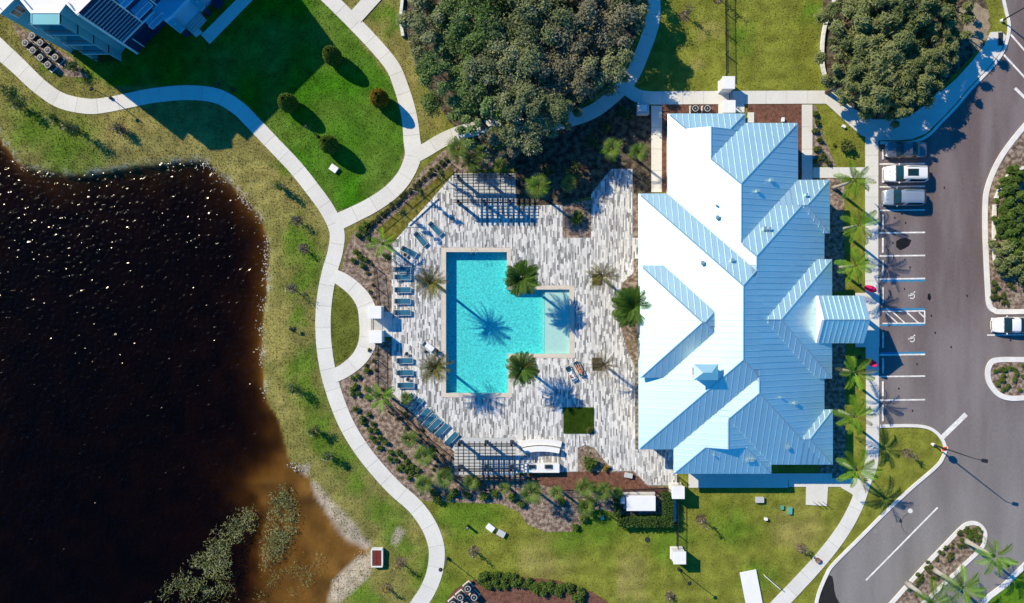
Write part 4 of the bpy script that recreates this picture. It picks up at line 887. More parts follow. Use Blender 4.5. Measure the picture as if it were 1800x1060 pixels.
# low retaining walls round the groves, block by block
def block_wall(pts, label, h=0.45):
    c = W2(spline(pts, False, 4)); t = thing('retaining_wall', label, 'wall', (*c[0], 0)); o0 = Vector(c[0])
    for i in range(len(c) - 1):
        a = Vector(c[i]) - o0; b = Vector(c[i + 1]) - o0; d = b - a; L = d.length; n = max(1, round(L / 0.8)); ang = math.atan2(d.y, d.x)
        for k in range(n):
            q = a + d * ((k + 0.5) / n); MB().box((q.x, q.y, h / 2), (L / n - 0.02, 0.34, h + random.uniform(-0.03, 0.03)), ang).build('stone_block', M['kerb'], t)
block_wall([(1472, -30), (1462, 12), (1449, 45), (1444, 80), (1445, 120), (1455, 148), (1466, 160)], 'pale block wall edging the wax myrtle grove by north lawn')
block_wall([(1600, 205), (1625, 188), (1650, 163)], 'pale block wall edging the grove beside curved sidewalk')
block_wall([(711, -40), (708, 0), (705, 35), (709, 65)], 'pale block wall edging the oak grove by dry grass')
block_wall([(1798, 295), (1778, 302), (1762, 320), (1748, 350)], 'pale block wall on the east planting island', 0.4); block_wall([(1746, 360), (1745, 420), (1747, 465)], 'straight pale block wall under the island shrubs', 0.4)

# ------------------------------------------------------------------ sun loungers
def lounger():
    t = thing('sun_lounger', 'x', 'sun lounger')         # head end at -x
    f = MB()
    for s in (-1, 1): f.box((0.0, s * 0.335, 0.30), (1.95, 0.028, 0.06))
    f.box((0.96, 0, 0.30), (0.028, 0.64, 0.06)); f.box((-0.96, 0, 0.30), (0.028, 0.64, 0.06)); f.box((-0.25, 0, 0.285), (0.05, 0.61, 0.05)); f.build('frame', M['white_paint'], t)
    for sx in (-0.75, 0.75):
        for sy in (-1, 1): MB().box((sx, sy * 0.33, 0.135), (0.06, 0.05, 0.27)).build('leg', M['white_paint'], t)
    MB().box((0.33, 0, 0.325), (1.20, 0.62, 0.04)).build('seat', M['sling_blue'], t, bevel=0.012)
    b = MB(); pts = []
    for z_ in (0, 0.04):
        for x_, y_ in ((-0.26, -0.29), (-0.94, -0.29), (-0.94, 0.29), (-0.26, 0.29)): pts.append((x_, y_, 0.31 + z_ + (0.16 if x_ < -0.5 else 0)))
    b.v = pts; b.f = [(0, 1, 2, 3), (7, 6, 5, 4), (0, 4, 5, 1), (1, 5, 6, 2), (2, 6, 7, 3), (3, 7, 4, 0)]; b.build('backrest', M['sling_blue'], t)
    MB().box((-0.80, 0, 0.50), (0.22, 0.46, 0.07)).build('pillow', M['sling_navy'], t, bevel=0.02)
    for k in range(3): MB().box((-0.36 - k * 0.11, 0, 0.366 + k * 0.026), (0.07, 0.56, 0.012)).build('strap', M['sling_navy'], t)
    return t
lg = lounger(); used = [False]
def put_lounger(px, py, deg, label, group=None):
    o = copy_tree(lg) if used[0] else lg; used[0] = True; p = P(px, py, 0.3); o.location = (p.x, p.y, 0.086); o.rotation_euler.z = R(deg); o['label'] = label
    if group: o['group'] = group
    return o
put_lounger(765, 402, -47, 'blue lounger pointing at the pool corner, closest to the upper pergola'); put_lounger(739, 420, -50, 'blue lounger in the middle of three fanned before the diagonal deck edge'); put_lounger(719, 442, -27, 'blue lounger beside a small dark stool at the deck edge')
for i, y in enumerate((549.5, 529.5, 509.5, 487, 474)): put_lounger(708, y, 0, 'blue lounger, %s from the pool gate in the row of five' % ORD[i], 'loungers north of the pool gate')
for i, (x, y) in enumerate(((711.5, 634), (712, 655), (713.5, 677))): put_lounger(x, y, 0, 'blue lounger, %s from the pool gate in the row of three' % ORD[i], 'loungers south of the pool gate')
for i, (x, y) in enumerate(((793.5, 771), (777, 756), (764, 747.5), (755, 739), (745, 729), (731.5, 711.5), (717, 703))): put_lounger(x, y, 45, 'slanting blue lounger, %s from the lower pergola in the diagonal row' % ORD[i], 'diagonal loungers by the lower pergola')
put_lounger(755.5, 611.5, -38, 'lounger under a white towel at the pool edge'); put_lounger(1003.5, 656.5, -61, 'lounger with a white towel next to the sunbather'); put_lounger(1017.5, 648, -61, 'lounger with a person sunbathing by the sun shelf')
def towel(px, py, deg, L, Wd, label, zb=0.44):
    m = MB(); nx, ny = 10, 6; p = P(px, py, 0.45)
    for i in range(nx + 1):
        for j in range(ny + 1):
            u = i / nx - 0.5; v = j / ny - 0.5; z_ = zb + 0.02 * math.sin(i * 1.7 + j) + (0.0 if abs(v) < 0.42 else -0.10); m.v.append((u * L, v * Wd + 0.01 * math.sin(i * 2.1), z_))
    for i in range(nx):
        for j in range(ny): a = i * (ny + 1) + j; m.f.append((a, a + ny + 1, a + ny + 2, a + 1))
    o = m.build('towel', M['towel'], None, True); o.location = (p.x, p.y, 0); o.rotation_euler.z = R(deg); tag(o, label, 'towel'); md = o.modifiers.new('thick', 'SOLIDIFY'); md.thickness = 0.015; return o
towel(754.5, 610, -38, 1.25, 0.72, 'white towel spread on the lounger at the pool edge', 0.53); towel(1005, 659.5, -61, 1.15, 0.70, 'white towel spread on the lounger next to the sunbather')
def soft_box(name, px, py, z0, d, rz, m, label, cat, bevel=0.05):
    p = P(px, py, z0 + d[2]); o = MB().box((0, 0, d[2] / 2), d, taper=0.85).build(name, M[m], None, True, bevel); o.location = (p.x, p.y, z0); o.rotation_euler.z = R(rz); tag(o, label, cat); return o
soft_box('bag', 767, 617, 0.44, (0.62, 0.5, 0.34), -38, 'bag', 'black bag on the foot of towelled lounger at the pool', 'bag', 0.1)
soft_box('bag', 748, 618, 0.086, (0.42, 0.28, 0.22), 15, 'bag', 'small black bag on the deck beside the towelled lounger', 'bag', 0.06)
soft_box('folded_cloth', 1004.5, 663, 0.475, (0.30, 0.16, 0.05), 30, 'red_cloth', 'red folded cloth on the white towel', 'cloth', 0.015); soft_box('folded_cloth', 1002, 660, 0.475, (0.22, 0.14, 0.05), -20, 'orange_cloth', 'orange folded cloth on the white towel', 'cloth', 0.015)
for px, py, lb in ((712, 448, 'small dark stool beside the lounger at the deck corner'), (715, 622, 'small dark stool between pool gate and loungers'), (717, 667, 'small dark stool between the two lower loungers of three')):
    p = P(px, py, 0.4); t = thing('side_table', lb, 'table', (p.x, p.y, 0.086)); MB().lathe([(0.22, 0), (0.22, 0.03)], (0, 0, 0.37), 14).build('table_top', M['bag'], t)
    for k in range(3): MB().tube([(0.18 * math.cos(k * 2.1), 0.18 * math.sin(k * 2.1), 0), (0.1 * math.cos(k * 2.1), 0.1 * math.sin(k * 2.1), 0.37)], 0.015, 5).build('leg', M['black_metal'], t)
# the sunbather: one skinned body lying on the lounger, feet towards the foot end
def sunbather(px, py, deg):
    p = P(px, py, 0.4); V_ = []; E_ = []; Rr = []
    def chain(pts, start=None):
        prev = start
        for x_, y_, z_, r_ in pts:
            V_.append((x_, y_, z_)); Rr.append(r_); i = len(V_) - 1
            if prev is not None: E_.append((prev, i))
            prev = i
        return prev
    pel = chain([(0.10, 0, 0.10, 0.135)]); ch = chain([(-0.10, 0, 0.115, 0.12), (-0.30, 0, 0.14, 0.135)], pel); nk = chain([(-0.44, 0, 0.16, 0.06), (-0.56, 0, 0.19, 0.085), (-0.66, 0, 0.20, 0.085)], ch)
    for s in (-1, 1):
        chain([(0.16, s * 0.10, 0.09, 0.085), (0.52, s * 0.12, 0.10 + (0.10 if s > 0 else 0), 0.06), (0.90, s * 0.11, 0.07, 0.042), (0.96, s * 0.11, 0.12, 0.035), (0.98, s * 0.12, 0.18, 0.025)], pel)
        a = chain([(-0.36, s * 0.17, 0.14, 0.06), (-0.12, s * 0.27, 0.11, 0.045), (0.10, s * 0.24, 0.10, 0.032), (0.17, s * 0.225, 0.10, 0.030)], ch)
        for k in range(4): chain([(0.22, s * (0.205 + k * 0.016), 0.10, 0.010), (0.26 + 0.01 * (k in (1, 2)), s * (0.205 + k * 0.016), 0.09, 0.008)], a)
        chain([(0.17, s * 0.19, 0.10, 0.010), (0.20, s * 0.175, 0.10, 0.009)], a)
    me = bpy.data.meshes.new('person'); me.from_pydata(V_, E_, []); o = link('person', me, M['skin']); md = o.modifiers.new('skin', 'SKIN'); 
    for i, r_ in enumerate(Rr): me.skin_vertices[0].data[i].radius = (r_, r_ * 0.85) if me.skin_vertices else (r_, r_)
    me.skin_vertices[0].data[0].use_root = True; md.use_smooth_shade = True; sb = o.modifiers.new('sub', 'SUBSURF'); sb.levels = 1; sb.render_levels = 2
    o.location = (p.x, p.y, 0.44); o.rotation_euler.z = R(deg); tag(o, 'person in an orange swimsuit lying on a lounger by the sun shelf', 'person')
    MB().lathe([(0.02, -0.10), (0.08, -0.07), (0.10, 0.0), (0.07, 0.05), (0.02, 0.06)], (-0.71, 0, 0.19), 12).build('hair', M['hair'], o, True)
    MB().lathe([(0.125, -0.0), (0.145, 0.05), (0.14, 0.12), (0.12, 0.16)], (0, 0, 0), 14)
    for x_, w_, l_ in ((0.11, 0.30, 0.16), (-0.24, 0.29, 0.12)):
        m = MB()
        for i in range(3):
            for j in range(13):
                a = -0.2 + math.pi * 1.13 * j / 12; m.v.append((x_ + (i - 1) * l_ / 2, 0.155 * math.cos(a), 0.115 + (0.135 if x_ > 0 else 0.145) * math.sin(a)))
        for i in range(2):
            for j in range(12): a = i * 13 + j; m.f.append((a, a + 13, a + 14, a + 1))
        m.build('swimsuit', M['swim'], o, True)
    for s in (-1, 1): MB().lathe([(0.001, 0), (0.012, 0.004), (0.001, 0.008)], (-0.60, s * 0.032, 0.268), 6).build('eye', M['bag'], o)
    MB().box((-0.575, 0, 0.28), (0.035, 0.02, 0.03)).build('nose', M['skin'], o, True, 0.006); MB().box((-0.535, 0, 0.265), (0.012, 0.045, 0.008)).build('mouth', M['red_cloth'], o)
    return o
sunbather(1018.5, 650, 119)

# ------------------------------------------------------------------ pergolas
def pergola(x0, x1, y0, y1, label, h=2.75, beams=()):
    """photo pixels of the lattice edges, at lattice height"""
    c = P((x0 + x1) / 2, (y0 + y1) / 2, h); t = thing('pergola', label, 'pergola', (c.x, c.y, 0)); k = (CAM_Z - h) / CAM_Z / PPM
    wx = (x1 - x0) * k; wy = (y1 - y0) * k
    for i in range(11): MB().box((-wx / 2 + 0.35 + i * (wx - 0.7) / 10, 0, h), (0.09, wy, 0.18)).build('rafter', M['pergola'], t)
    for yb in (-wy / 2 + 0.45, wy / 2 - 0.45):
        for d in (-0.12, 0.12): MB().box((0, yb + d, h - 0.24), (wx + 0.2, 0.09, 0.28)).build('beam', M['pergola'], t)
    for i in range(6): MB().box((0, -wy / 2 + 0.95 + i * (wy - 1.9) / 5, h + 0.13), (wx, 0.07, 0.07)).build('batten', M['pergola'], t)
    for sx in (-wx / 2 + 0.45, 0, wx / 2 - 0.45):
        for sy in (-1, 1):
            ps = MB().box((sx, sy * (wy / 2 - 0.45), (h - 0.38) / 2 + 0.05), (0.26, 0.26, h - 0.38)).build('post', M['pergola'], t); MB().box((sx, sy * (wy / 2 - 0.45), 0.16), (0.36, 0.36, 0.16)).build('post_base', M['grey_metal'], ps)
    return t
pergola(798, 904, 302, 360, 'dark lattice pergola in front of the oak grove'); pergola(800, 906, 776, 834, 'dark lattice pergola beside the outdoor grill counter')
# curved bench
def arc_wall(cx, cy, r0, r1, a0, a1, z0, z1, m, name, parent, org):
    A = [(cx + r1 * math.cos(a), cy + r1 * math.sin(a)) for a in np.linspace(a0, a1, 14)] + [(cx + r0 * math.cos(a), cy + r0 * math.sin(a)) for a in np.linspace(a1, a0, 14)]
    w_ = [(P2(*q)[0] - org.x, P2(*q)[1] - org.y) for q in A]; mm = MB(); n = 14
    for zz_, fl in ((z1, 1),):
        for i in range(13): mm.poly([(*w_[i], z1), (*w_[i + 1], z1), (*w_[2 * n - 2 - i], z1), (*w_[2 * n - 1 - i], z1)])
    for i in range(2 * n): j = (i + 1) % (2 * n); mm.poly([(*w_[i], z0), (*w_[j], z0), (*w_[j], z1), (*w_[i], z1)])
    return mm.build(name, M[m], parent)
bo = P(951, 785); bench = thing('curved_bench', 'curved white masonry bench below the turf square', 'bench', (bo.x, bo.y, 0))
ang = 0.235
arc_wall(951, 928, 147, 157, -math.pi / 2 - ang, -math.pi / 2 + ang, 0.08, 0.5, 'white_wall', 'seat', bench, bo); arc_wall(951, 928, 137, 145, -math.pi / 2 - ang * 0.96, -math.pi / 2 + ang * 0.96, 0.08, 0.95, 'white_paint', 'backrest', bench, bo)
# grill counter
gp = P(953, 823, 0.95); gr = thing('grill_counter', 'white outdoor kitchen counter with two built-in grills', 'counter', (gp.x, gp.y, 0.0))
MB().box((0, 0, 0.45), (3.9, 0.95, 0.9)).build('base', M['white_wall'], gr); MB().box((0, 0, 0.94), (4.02, 1.05, 0.08)).build('countertop', M['white_paint'], gr, bevel=0.015)
for x_ in (-1.2, 0.72):
    g_ = MB().box((x_, 0.2, 1.06), (0.95, 0.52, 0.16), taper=0.9).build('grill', M['grey_metal'], gr, bevel=0.04); MB().tube([(x_ - 0.35, -0.10, 1.1), (x_ + 0.35, -0.10, 1.1)], 0.02, 6).build('handle', M['white_paint'], g_)
    MB().box((x_, 0.22, 1.15), (0.7, 0.34, 0.03)).build('hood_window', M['glass'], g_)

# ------------------------------------------------------------------ generator, utility boxes, drain
gp = P(1127, 885, 1.5); g_ = thing('generator', 'long white generator enclosure inside the hedge', 'generator', (gp.x, gp.y, 0))
MB().box((0, 0, 0.1), (3.7, 2.0, 0.2)).build('base', M['kerb'], g_); MB().box((0, 0, 0.8), (3.25, 1.62, 1.3)).build('housing', M['white_wall'], g_); MB().box((0, 0, 1.5), (3.35, 1.72, 0.12)).build('roof', M['white_paint'], g_, bevel=0.03)
for k in range(2): MB().lathe([(0.28, 0), (0.28, 0.25), (0.2, 0.27)], (0.2 + k * 0.7, -1.15, 0.2), 14).build('exhaust_fan', M['grey_metal'], g_)
gp = P(1093, 880, 1.1); g_ = thing('transformer_box', 'small pale transformer box beside the generator', 'box', (gp.x, gp.y, 0)); MB().box((0, 0, 0.5), (0.75, 0.68, 1.0)).build('housing', M['slab_grey'], g_, bevel=0.02); MB().box((0, 0, 1.05), (0.82, 0.74, 0.1)).build('lid', M['white_paint'], g_, bevel=0.02)
def util(px, py, sx, sy, h, rz, m, label, name='utility_box'):
    p = P(px, py, h); t = thing(name, label, 'utility box', (p.x, p.y, 0), R(rz)); MB().box((0, 0, h / 2), (sx * 0.94, sy * 0.94, h)).build('housing', M[m], t); MB().box((0, 0, h + 0.01), (sx, sy, 0.06)).build('lid', M[m], t, bevel=0.015); return t
util(586.5, 296, 0.95, 0.75, 0.35, -35, 'white_paint', 'white utility box on the bright green lawn near cone shrubs'); util(862, 928, 0.95, 0.7, 0.35, -38, 'white_paint', 'white utility box on the south lawn, upper of a pair'); util(881, 938, 0.95, 0.7, 0.35, -28, 'slab_grey', 'pale grey utility box on the south lawn, lower of a pair')
util(1336, 879, 0.95, 0.65, 0.4, 0, 'slab_grey', 'grey utility box on the lawn south of clubhouse porch'); util(1347, 913, 0.35, 0.3, 0.4, 0, 'white_paint', 'tiny white utility box on the south lawn'); util(1375.5, 892.5, 0.35, 0.5, 0.25, 0, 'teal_plastic', 'small round-cornered green valve box on the south lawn'); util(1389, 898, 0.5, 0.85, 0.25, -4, 'teal_plastic', 'larger green valve box on the south lawn'); util(1059, 910, 0.4, 0.5, 0.3, 0, 'teal_plastic', 'green valve box beside the generator hedge')
util(1105, 836, 0.95, 0.55, 0.4, -10, 'slab_grey', 'grey box in the red mulch by the deck corner'); util(1484, 222, 0.4, 0.3, 0.3, -30, 'white_paint', 'tiny white box in the grass by curved sidewalk'); util(1377, 210, 0.3, 0.5, 0.4, 0, 'white_paint', 'small white box in red mulch north of clubhouse')
dp = P(662.5, 981, 0.5); t = thing('storm_drain', 'concrete storm drain box with four rusty red grates by the pond', 'drain', (dp.x, dp.y, -0.1))
for (x_, y_, sx, sy) in ((0, 1.0, 1.3, 0.16), (0, -1.0, 1.3, 0.16), (-0.62, 0, 0.16, 1.84), (0.62, 0, 0.16, 1.84)): MB().box((x_, y_, 0.3), (sx, sy, 0.7)).build('wall', M['kerb'], t)
MB().box((0, 0, 0.3), (1.08, 1.84, 0.5)).build('well', M['dark_grille'], t)
for sx in (-1, 1):
    for sy in (-1, 1):
        gte = MB().box((sx * 0.26, sy * 0.43, 0.58), (0.48, 0.82, 0.03)).build('grate', M['rust'], t)
        for k in range(5): MB().box((sx * 0.26 - 0.18 + k * 0.09, sy * 0.43, 0.60), (0.03, 0.78, 0.02)).build('bar', M['rust'], gte)
# ground sign board and pipe by the drive
p = P(1321, 1034, 0.3); t = thing('white_board', 'white board lying on the lawn by the diagonal sidewalk', 'board', (p.x, p.y, 0.05), R(11)); MB().box((0, 0, 0.1), (1.95, 4.0, 0.14)).build('panel', M['white_paint'], t, bevel=0.02); 
for y_ in (-1.5, 1.5): MB().box((0, y_, 0.03), (1.7, 0.12, 0.1)).build('batten', M['grey_metal'], t)
for a, b, lb in (((1345, 1013), (1372, 1036), 'white rail at the edge of diagonal sidewalk'),):
    pa, pb_ = P(*a, 0.8), P(*b, 0.8); t = thing('hand_rail', lb, 'rail', (*((pa + pb_) / 2).xy, 0)); d = (pb_ - pa) / 2; MB().tube([-d + Vector((0, 0, 0.8)), d + Vector((0, 0, 0.8))], 0.05, 8).build('bar', M['white_paint'], t)
    for s in (-0.9, 0.9): MB().tube([d * s, d * s + Vector((0, 0, 0.8))], 0.04, 6).build('post', M['white_paint'], t)
for k in range(3):
    p = P(1432 + k * 8.5, 884, 0); t = thing('bicycle_rack', 'looped metal bicycle rack, %s from the sidewalk bend on the square pad' % ORD[2 - k], 'bike rack', (p.x, p.y, 0.07), R(-35), 'bicycle racks on the square pad')
    MB().tube([(-0.3, 0, 0), (-0.3, 0, 0.6), (-0.2, 0, 0.78), (0, 0, 0.84), (0.2, 0, 0.78), (0.3, 0, 0.6), (0.3, 0, 0)], 0.03, 6).build('hoop', M['grey_metal'], t, True)
    for s in (-0.3, 0.3): MB().lathe([(0.07, 0), (0.07, 0.02)], (s, 0, 0), 8).build('foot', M['grey_metal'], t)
p = P(1438, 985.5, 0.5); t = thing('clay_pot', 'round terracotta pot standing on the diagonal sidewalk', 'pot', (p.x, p.y, 0.09)); MB().lathe([(0.2, 0), (0.29, 0.35), (0.32, 0.4), (0.27, 0.4), (0.25, 0.33), (0.02, 0.33)], (0, 0, 0), 16).build('pot', M['terracotta'], t, True); MB().lathe([(0.25, 0.335), (0.02, 0.35)], (0, 0, 0), 12).build('soil', M['mulch'], t)
p = P(822, 928, 0.9); t = thing('hose_bollard', 'short black bollard on the south lawn beside the utility boxes', 'bollard', (p.x, p.y, 0)); MB().lathe([(0.16, 0), (0.14, 0.85), (0.18, 0.88), (0.18, 0.98), (0.05, 1.05)], (0, 0, 0), 12).build('post', M['black_metal'], t, True); MB().lathe([(0.13, 0), (0.05, 0.06)], (0, 0, 1.05), 10).build('cap', M['grey_metal'], t)
p = P(1138, 949, 0.1); o = MB().lathe([(0.32, 0), (0.32, 0.06), (0.05, 0.08)], (0, 0, 0), 14).build('drain_cover', M['dark_grille']); o.location = (p.x, p.y, 0.0); tag(o, 'black round drain cover on bare patch of south lawn', 'drain cover')

# ------------------------------------------------------------------ lamps and flags
def street_lamp(px, py, h, arm_deg, label, tall=True):
    p = P(px, py); t = thing('street_lamp', label, 'street lamp', (p.x, p.y, 0)); a = R(arm_deg); d = Vector((math.cos(a), math.sin(a), 0))
    MB().lathe([(0.2, 0), (0.2, 0.3), (0.12, 0.4)], (0, 0, 0), 10).build('base', M['kerb'] if tall else M['black_metal'], t)
    MB().tube([(0, 0, 0.3), (0, 0, h * 0.6), (0, 0, h)], [0.085, 0.07, 0.05] if tall else [0.05, 0.045, 0.04], 8).build('pole', M['black_metal'], t, True)
    if tall:
        MB().tube([(0, 0, h - 0.1), d * 0.35 + Vector((0, 0, h + 0.1)), d * 0.8 + Vector((0, 0, h + 0.12))], 0.04, 6).build('arm', M['black_metal'], t, True)
        hd = MB().box(tuple(d * 1.05 + Vector((0, 0, h + 0.1))), (0.75, 0.42, 0.14), a, 0.8).build('lamp_head', M['black_metal'], t, False, 0.03); MB().box(tuple(d * 1.05 + Vector((0, 0, h + 0.02))), (0.5, 0.3, 0.03), a).build('lens', M['lamp_lens'], hd)
    else:
        MB().tube([(0, 0, h), d * 0.25 + Vector((0, 0, h + 0.12)), d * 0.55 + Vector((0, 0, h + 0.05))], 0.03, 6).build('arm', M['black_metal'], t, True)
        hd = MB().lathe([(0.05, 0.22), (0.12, 0.16), (0.24, 0.02), (0.22, 0.0), (0.02, 0.0)], tuple(d * 0.55 + Vector((0, 0, h - 0.15))), 14).build('lamp_head', M['black_metal'], t, True); MB().lathe([(0.16, 0), (0.10, -0.08)], tuple(d * 0.55 + Vector((0, 0, h - 0.155))), 10).build('lens', M['lamp_lens'], hd)
street_lamp(1639, 781, 8.4, -12, 'tall black street lamp on the grass nose by the drive'); street_lamp(1760, 37, 7.8, 25, 'tall black street lamp on the kerb beside the sandy grove corner')
street_lamp(787, 981, 3.6, 200, 'short black path lamp on the south lawn beside the winding path', False); street_lamp(196, 173, 3.6, 160, 'short black path lamp at the edge of building shadow', False); street_lamp(559, 240, 3.8, 140, 'short black path lamp on the bright lawn between cone shrubs', False); street_lamp(410, 158, 3.6, 220, 'short black path lamp in the shade of apartment block', False); street_lamp(512, 578, 0.9, 0, 'low black bollard lamp on the pond bank', False); street_lamp(1193, 1000, 3.9, -40, 'short black path lamp beyond the lawn pillar', False)
p = P(1644, 784); t = thing('stop_sign', 'red octagonal sign with white rim on a post by the tall lamp', 'sign', (p.x, p.y, 0)); MB().tube([(0, 0, -.05), (0, 0, 2.3)], .035, 6).build('post', M['grey_metal'], t)
n_ = Vector((-.55, .5, .15)).normalized(); u_ = n_.cross(Vector((0, 0, 1))).normalized(); v_ = u_.cross(n_)
for r_, of, mm_n, nm in ((.42, .05, 'white_paint', 'rim'), (.37, .075, 'red_cloth', 'face')):
    m = MB(); A_ = [Vector((0, 0, 2.05)) + n_ * of + (u_ * math.cos(a_) + v_ * math.sin(a_)) * r_ for a_ in np.linspace(math.pi / 8, 2 * math.pi + math.pi / 8, 9)[:-1]]; B_ = [q - n_ * .02 for q in A_]
    m.poly(A_); m.poly(B_[::-1]); [m.poly([A_[i], B_[i], B_[(i + 1) % 8], A_[(i + 1) % 8]]) for i in range(8)]; m.build(nm, M[mm_n], t)
def flag(px, py, label):
    p = P(px, py); t = thing('feather_flag', label, 'flag', (p.x, p.y, 0.06)); top = Vector((1.05, -.83, 2.1)); n_ = Vector((.62, .78, 0)).normalized()
    MB().lathe([(0.24, 0), (0.22, 0.06), (0.05, 0.14)], (0, 0, 0), 10).build('base', M['black_metal'], t)
    MB().tube([(0, 0, .1), tuple(top * .5 + Vector((0, 0, .12))), tuple(top)], 0.02, 6).build('pole', M['black_metal'], t, True)
    m = MB()
    for i in range(7):
        s_ = .3 + .7 * i / 6; wd = (.16, .30, .36, .38, .36, .30, .12)[i]; c = top * s_ + Vector((0, 0, .12 * math.sin(math.pi * s_)))
        for j in range(4): m.v.append(tuple(c + n_ * wd * (j / 1.5 - 1) + Vector((0, 0, .05 * math.sin(j * 1.7 + i)))))
    for i in range(6):
        for j in range(3): a = i * 4 + j; m.f.append((a, a + 1, a + 5, a + 4))
    o = m.build('banner', M['pink'], t, True); md = o.modifiers.new('thick', 'SOLIDIFY'); md.thickness = 0.02
flag(1510, 500, 'leaning bright pink feather flag on the sidewalk north of the portico'); flag(1511, 628, 'leaning bright pink feather flag among palms south of the portico')

# ------------------------------------------------------------------ parked cars
def car(px, py, paint, kind, label, deg=180, L=4.9, Wd=1.92, name='parked_car'):
    suv = kind != 'sedan'; Hh = 1.78 if suv else 1.45; p = P(px, py, 0.9); t = thing(name, label, 'car', (p.x, p.y, 0.014), R(deg)); hl, hw = L / 2, Wd / 2
    xs = [-hl, -hl + .06, -hl + .25, -hl + .55, -0.9, -0.1, 0.35, 0.75, 1.05, 1.35, 1.7, hl - .35, hl - .12, hl] if suv else [-hl, -hl + .08, -hl + .3, -hl + .95, -1.05, -0.45, 0.2, 0.55, 0.9, 1.25, 1.7, hl - .35, hl - .12, hl]
    wf = [.66, .84, .94, .99, 1, 1, 1, 1, 1, .99, .965, .89, .74, .48]
    sh = [.85, .98, 1.02, 1.03, 1.02, 1.0, 1.0, 1.0, 1.0, 1.0, .97, .90, .78, .62] if suv else [.75, .92, .96, .98, .97, .95, .95, .94, .93, .92, .88, .82, .72, .56]
    rt = [.85, 1.02, 1.55, Hh - .06, Hh, Hh + .02, Hh, Hh - .06, 1.42, 1.06, 1.0, .93, .80, .63] if suv else [.75, .94, .99, 1.05, 1.32, Hh - .02, Hh, Hh - .05, 1.28, 1.0, .91, .84, .74, .57]
    rw = [.60, .74, .76, .77, .77, .77, .76, .75, .80, .86, .85, .77, .62, .40]
    rows = []
    for i, x_ in enumerate(xs):
        w_ = hw * wf[i]; s_ = sh[i]; r_ = rt[i]; g_ = max(r_ - s_, 0); rwid = hw * rw[i] * (1 if True else 0)
        half = [(w_ * .94, .22), (w_, .36), (w_, .62), (w_ * .985, s_ - .06), (w_ * .95, s_)] + [(w_ * .95 + (rwid - w_ * .95) * .5, s_ + g_ * .5), (rwid, s_ + g_ * .88), (rwid * .86, s_ + g_ * .985), (rwid * .45, s_ + g_ + .012), (0, s_ + g_ + .018)]
        rows.append([(x_, y_, z_) for y_, z_ in half] + [(x_, -y_, z_) for y_, z_ in reversed(half[:-1])])
    nv = len(rows[0]); parts = {'body': [], 'windshield': [], 'rear_window': [], 'side_window': [], 'side_window_': []}
    ws = (7, 9) if suv else (7, 9); rwn = (1, 3) if suv else (3, 5)
    for i in range(len(xs) - 1):
        for j in range(nv - 1):
            q = 'body'; jj = j if j < nv // 2 else nv - 2 - j
            if ws[0] <= i < ws[1] and jj in (6, 7, 8): q = 'windshield'
            elif rwn[0] <= i < rwn[1] and jj in (6, 7, 8): q = 'rear_window'
            elif (rwn[1] - (0 if suv else 1)) <= i < ws[1] - 0 and jj in (4, 5) and i not in (5,): q = 'side_window' if j < nv // 2 else 'side_window_'
            parts[q].append((rows[i][j], rows[i + 1][j], rows[i + 1][j + 1], rows[i][j + 1]))
    for q, fs in parts.items():
        m = MB()
        for f_ in fs: m.poly(f_)
        if q == 'body':
            for i in (0, -1): m.poly(rows[i])
            m.poly([(x_, s * hw * .9, .22) for x_, s in ((-hl + .1, 1), (hl - .1, 1), (hl - .1, -1), (-hl + .1, -1))])
        me = m.mesh(q.strip('_')); bm = bmesh.new(); bm.from_mesh(me); bmesh.ops.remove_doubles(bm, verts=bm.verts, dist=1e-4); bmesh.ops.recalc_face_normals(bm, faces=bm.faces); bm.to_mesh(me); bm.free()
        me.polygons.foreach_set('use_smooth', [True] * len(me.polygons)); link(q.strip('_'), me, M[paint if q == 'body' else 'car_glass'], t)
    for x_ in (-hl + .95, hl - .95):
        for s in (-1, 1):
            wm_ = MB()
            for yy in (0,): wm_.tube([(x_, s * (hw - .22), .34), (x_, s * (hw + .005), .34)], .34, 16)
            wh = wm_.build('wheel', M['tyre'], t, False); MB().tube([(x_, s * (hw - .02), .34), (x_, s * (hw + .02), .34)], .22, 12).build('rim', M['grey_metal'], wh)
    for s in (-1, 1):
        MB().box((hl - .20, s * hw * .68, .70), (.34, .30, .13), s * -0.35).build('headlight', M['lamp_lens'], t, False, .03); MB().box((-hl + .09, s * hw * .78, .86), (.16, .26, .22 if suv else .14)).build('taillight', M['tail_red'], t, False, .03)
        MB().box((.92, s * (hw + .08), 1.02), (.14, .22, .14), 0, .8).build('mirror', M[paint], t, False, .03)
        if suv: MB().tube([(-1.9, s * hw * .68, Hh - .02), (-1.7, s * hw * .68, Hh + .05), (.2, s * hw * .68, Hh + .06), (.4, s * hw * .68, Hh)], .025, 5).build('roof_rail', M['grey_metal'], t, True)
    if kind == 'sunroof': MB().box((-0.30, 0, Hh + .035), (1.25, .82, .03)).build('sunroof', M['car_glass'], t, False, .01)
    MB().box((hl - .03, 0, .52), (.08, 1.0, .16)).build('grille', M['dark_grille'], t, False, .02); MB().box((-hl + .02, 0, .62), (.05, .5, .14)).build('number_plate', M['white_paint'], t)
    if suv:
        for s in (-.25, .25): MB().box((1.75, s, 1.0), (.9, .03, .015)).build('bonnet_crease', M[paint], t)
    for s in (-.3, .3): MB().tube([(1.42, s - .25, 1.07 if suv else 1.0), (1.22, s + .25, 1.22 if suv else 1.1)], .012, 4).build('wiper', M['black_metal'], t)
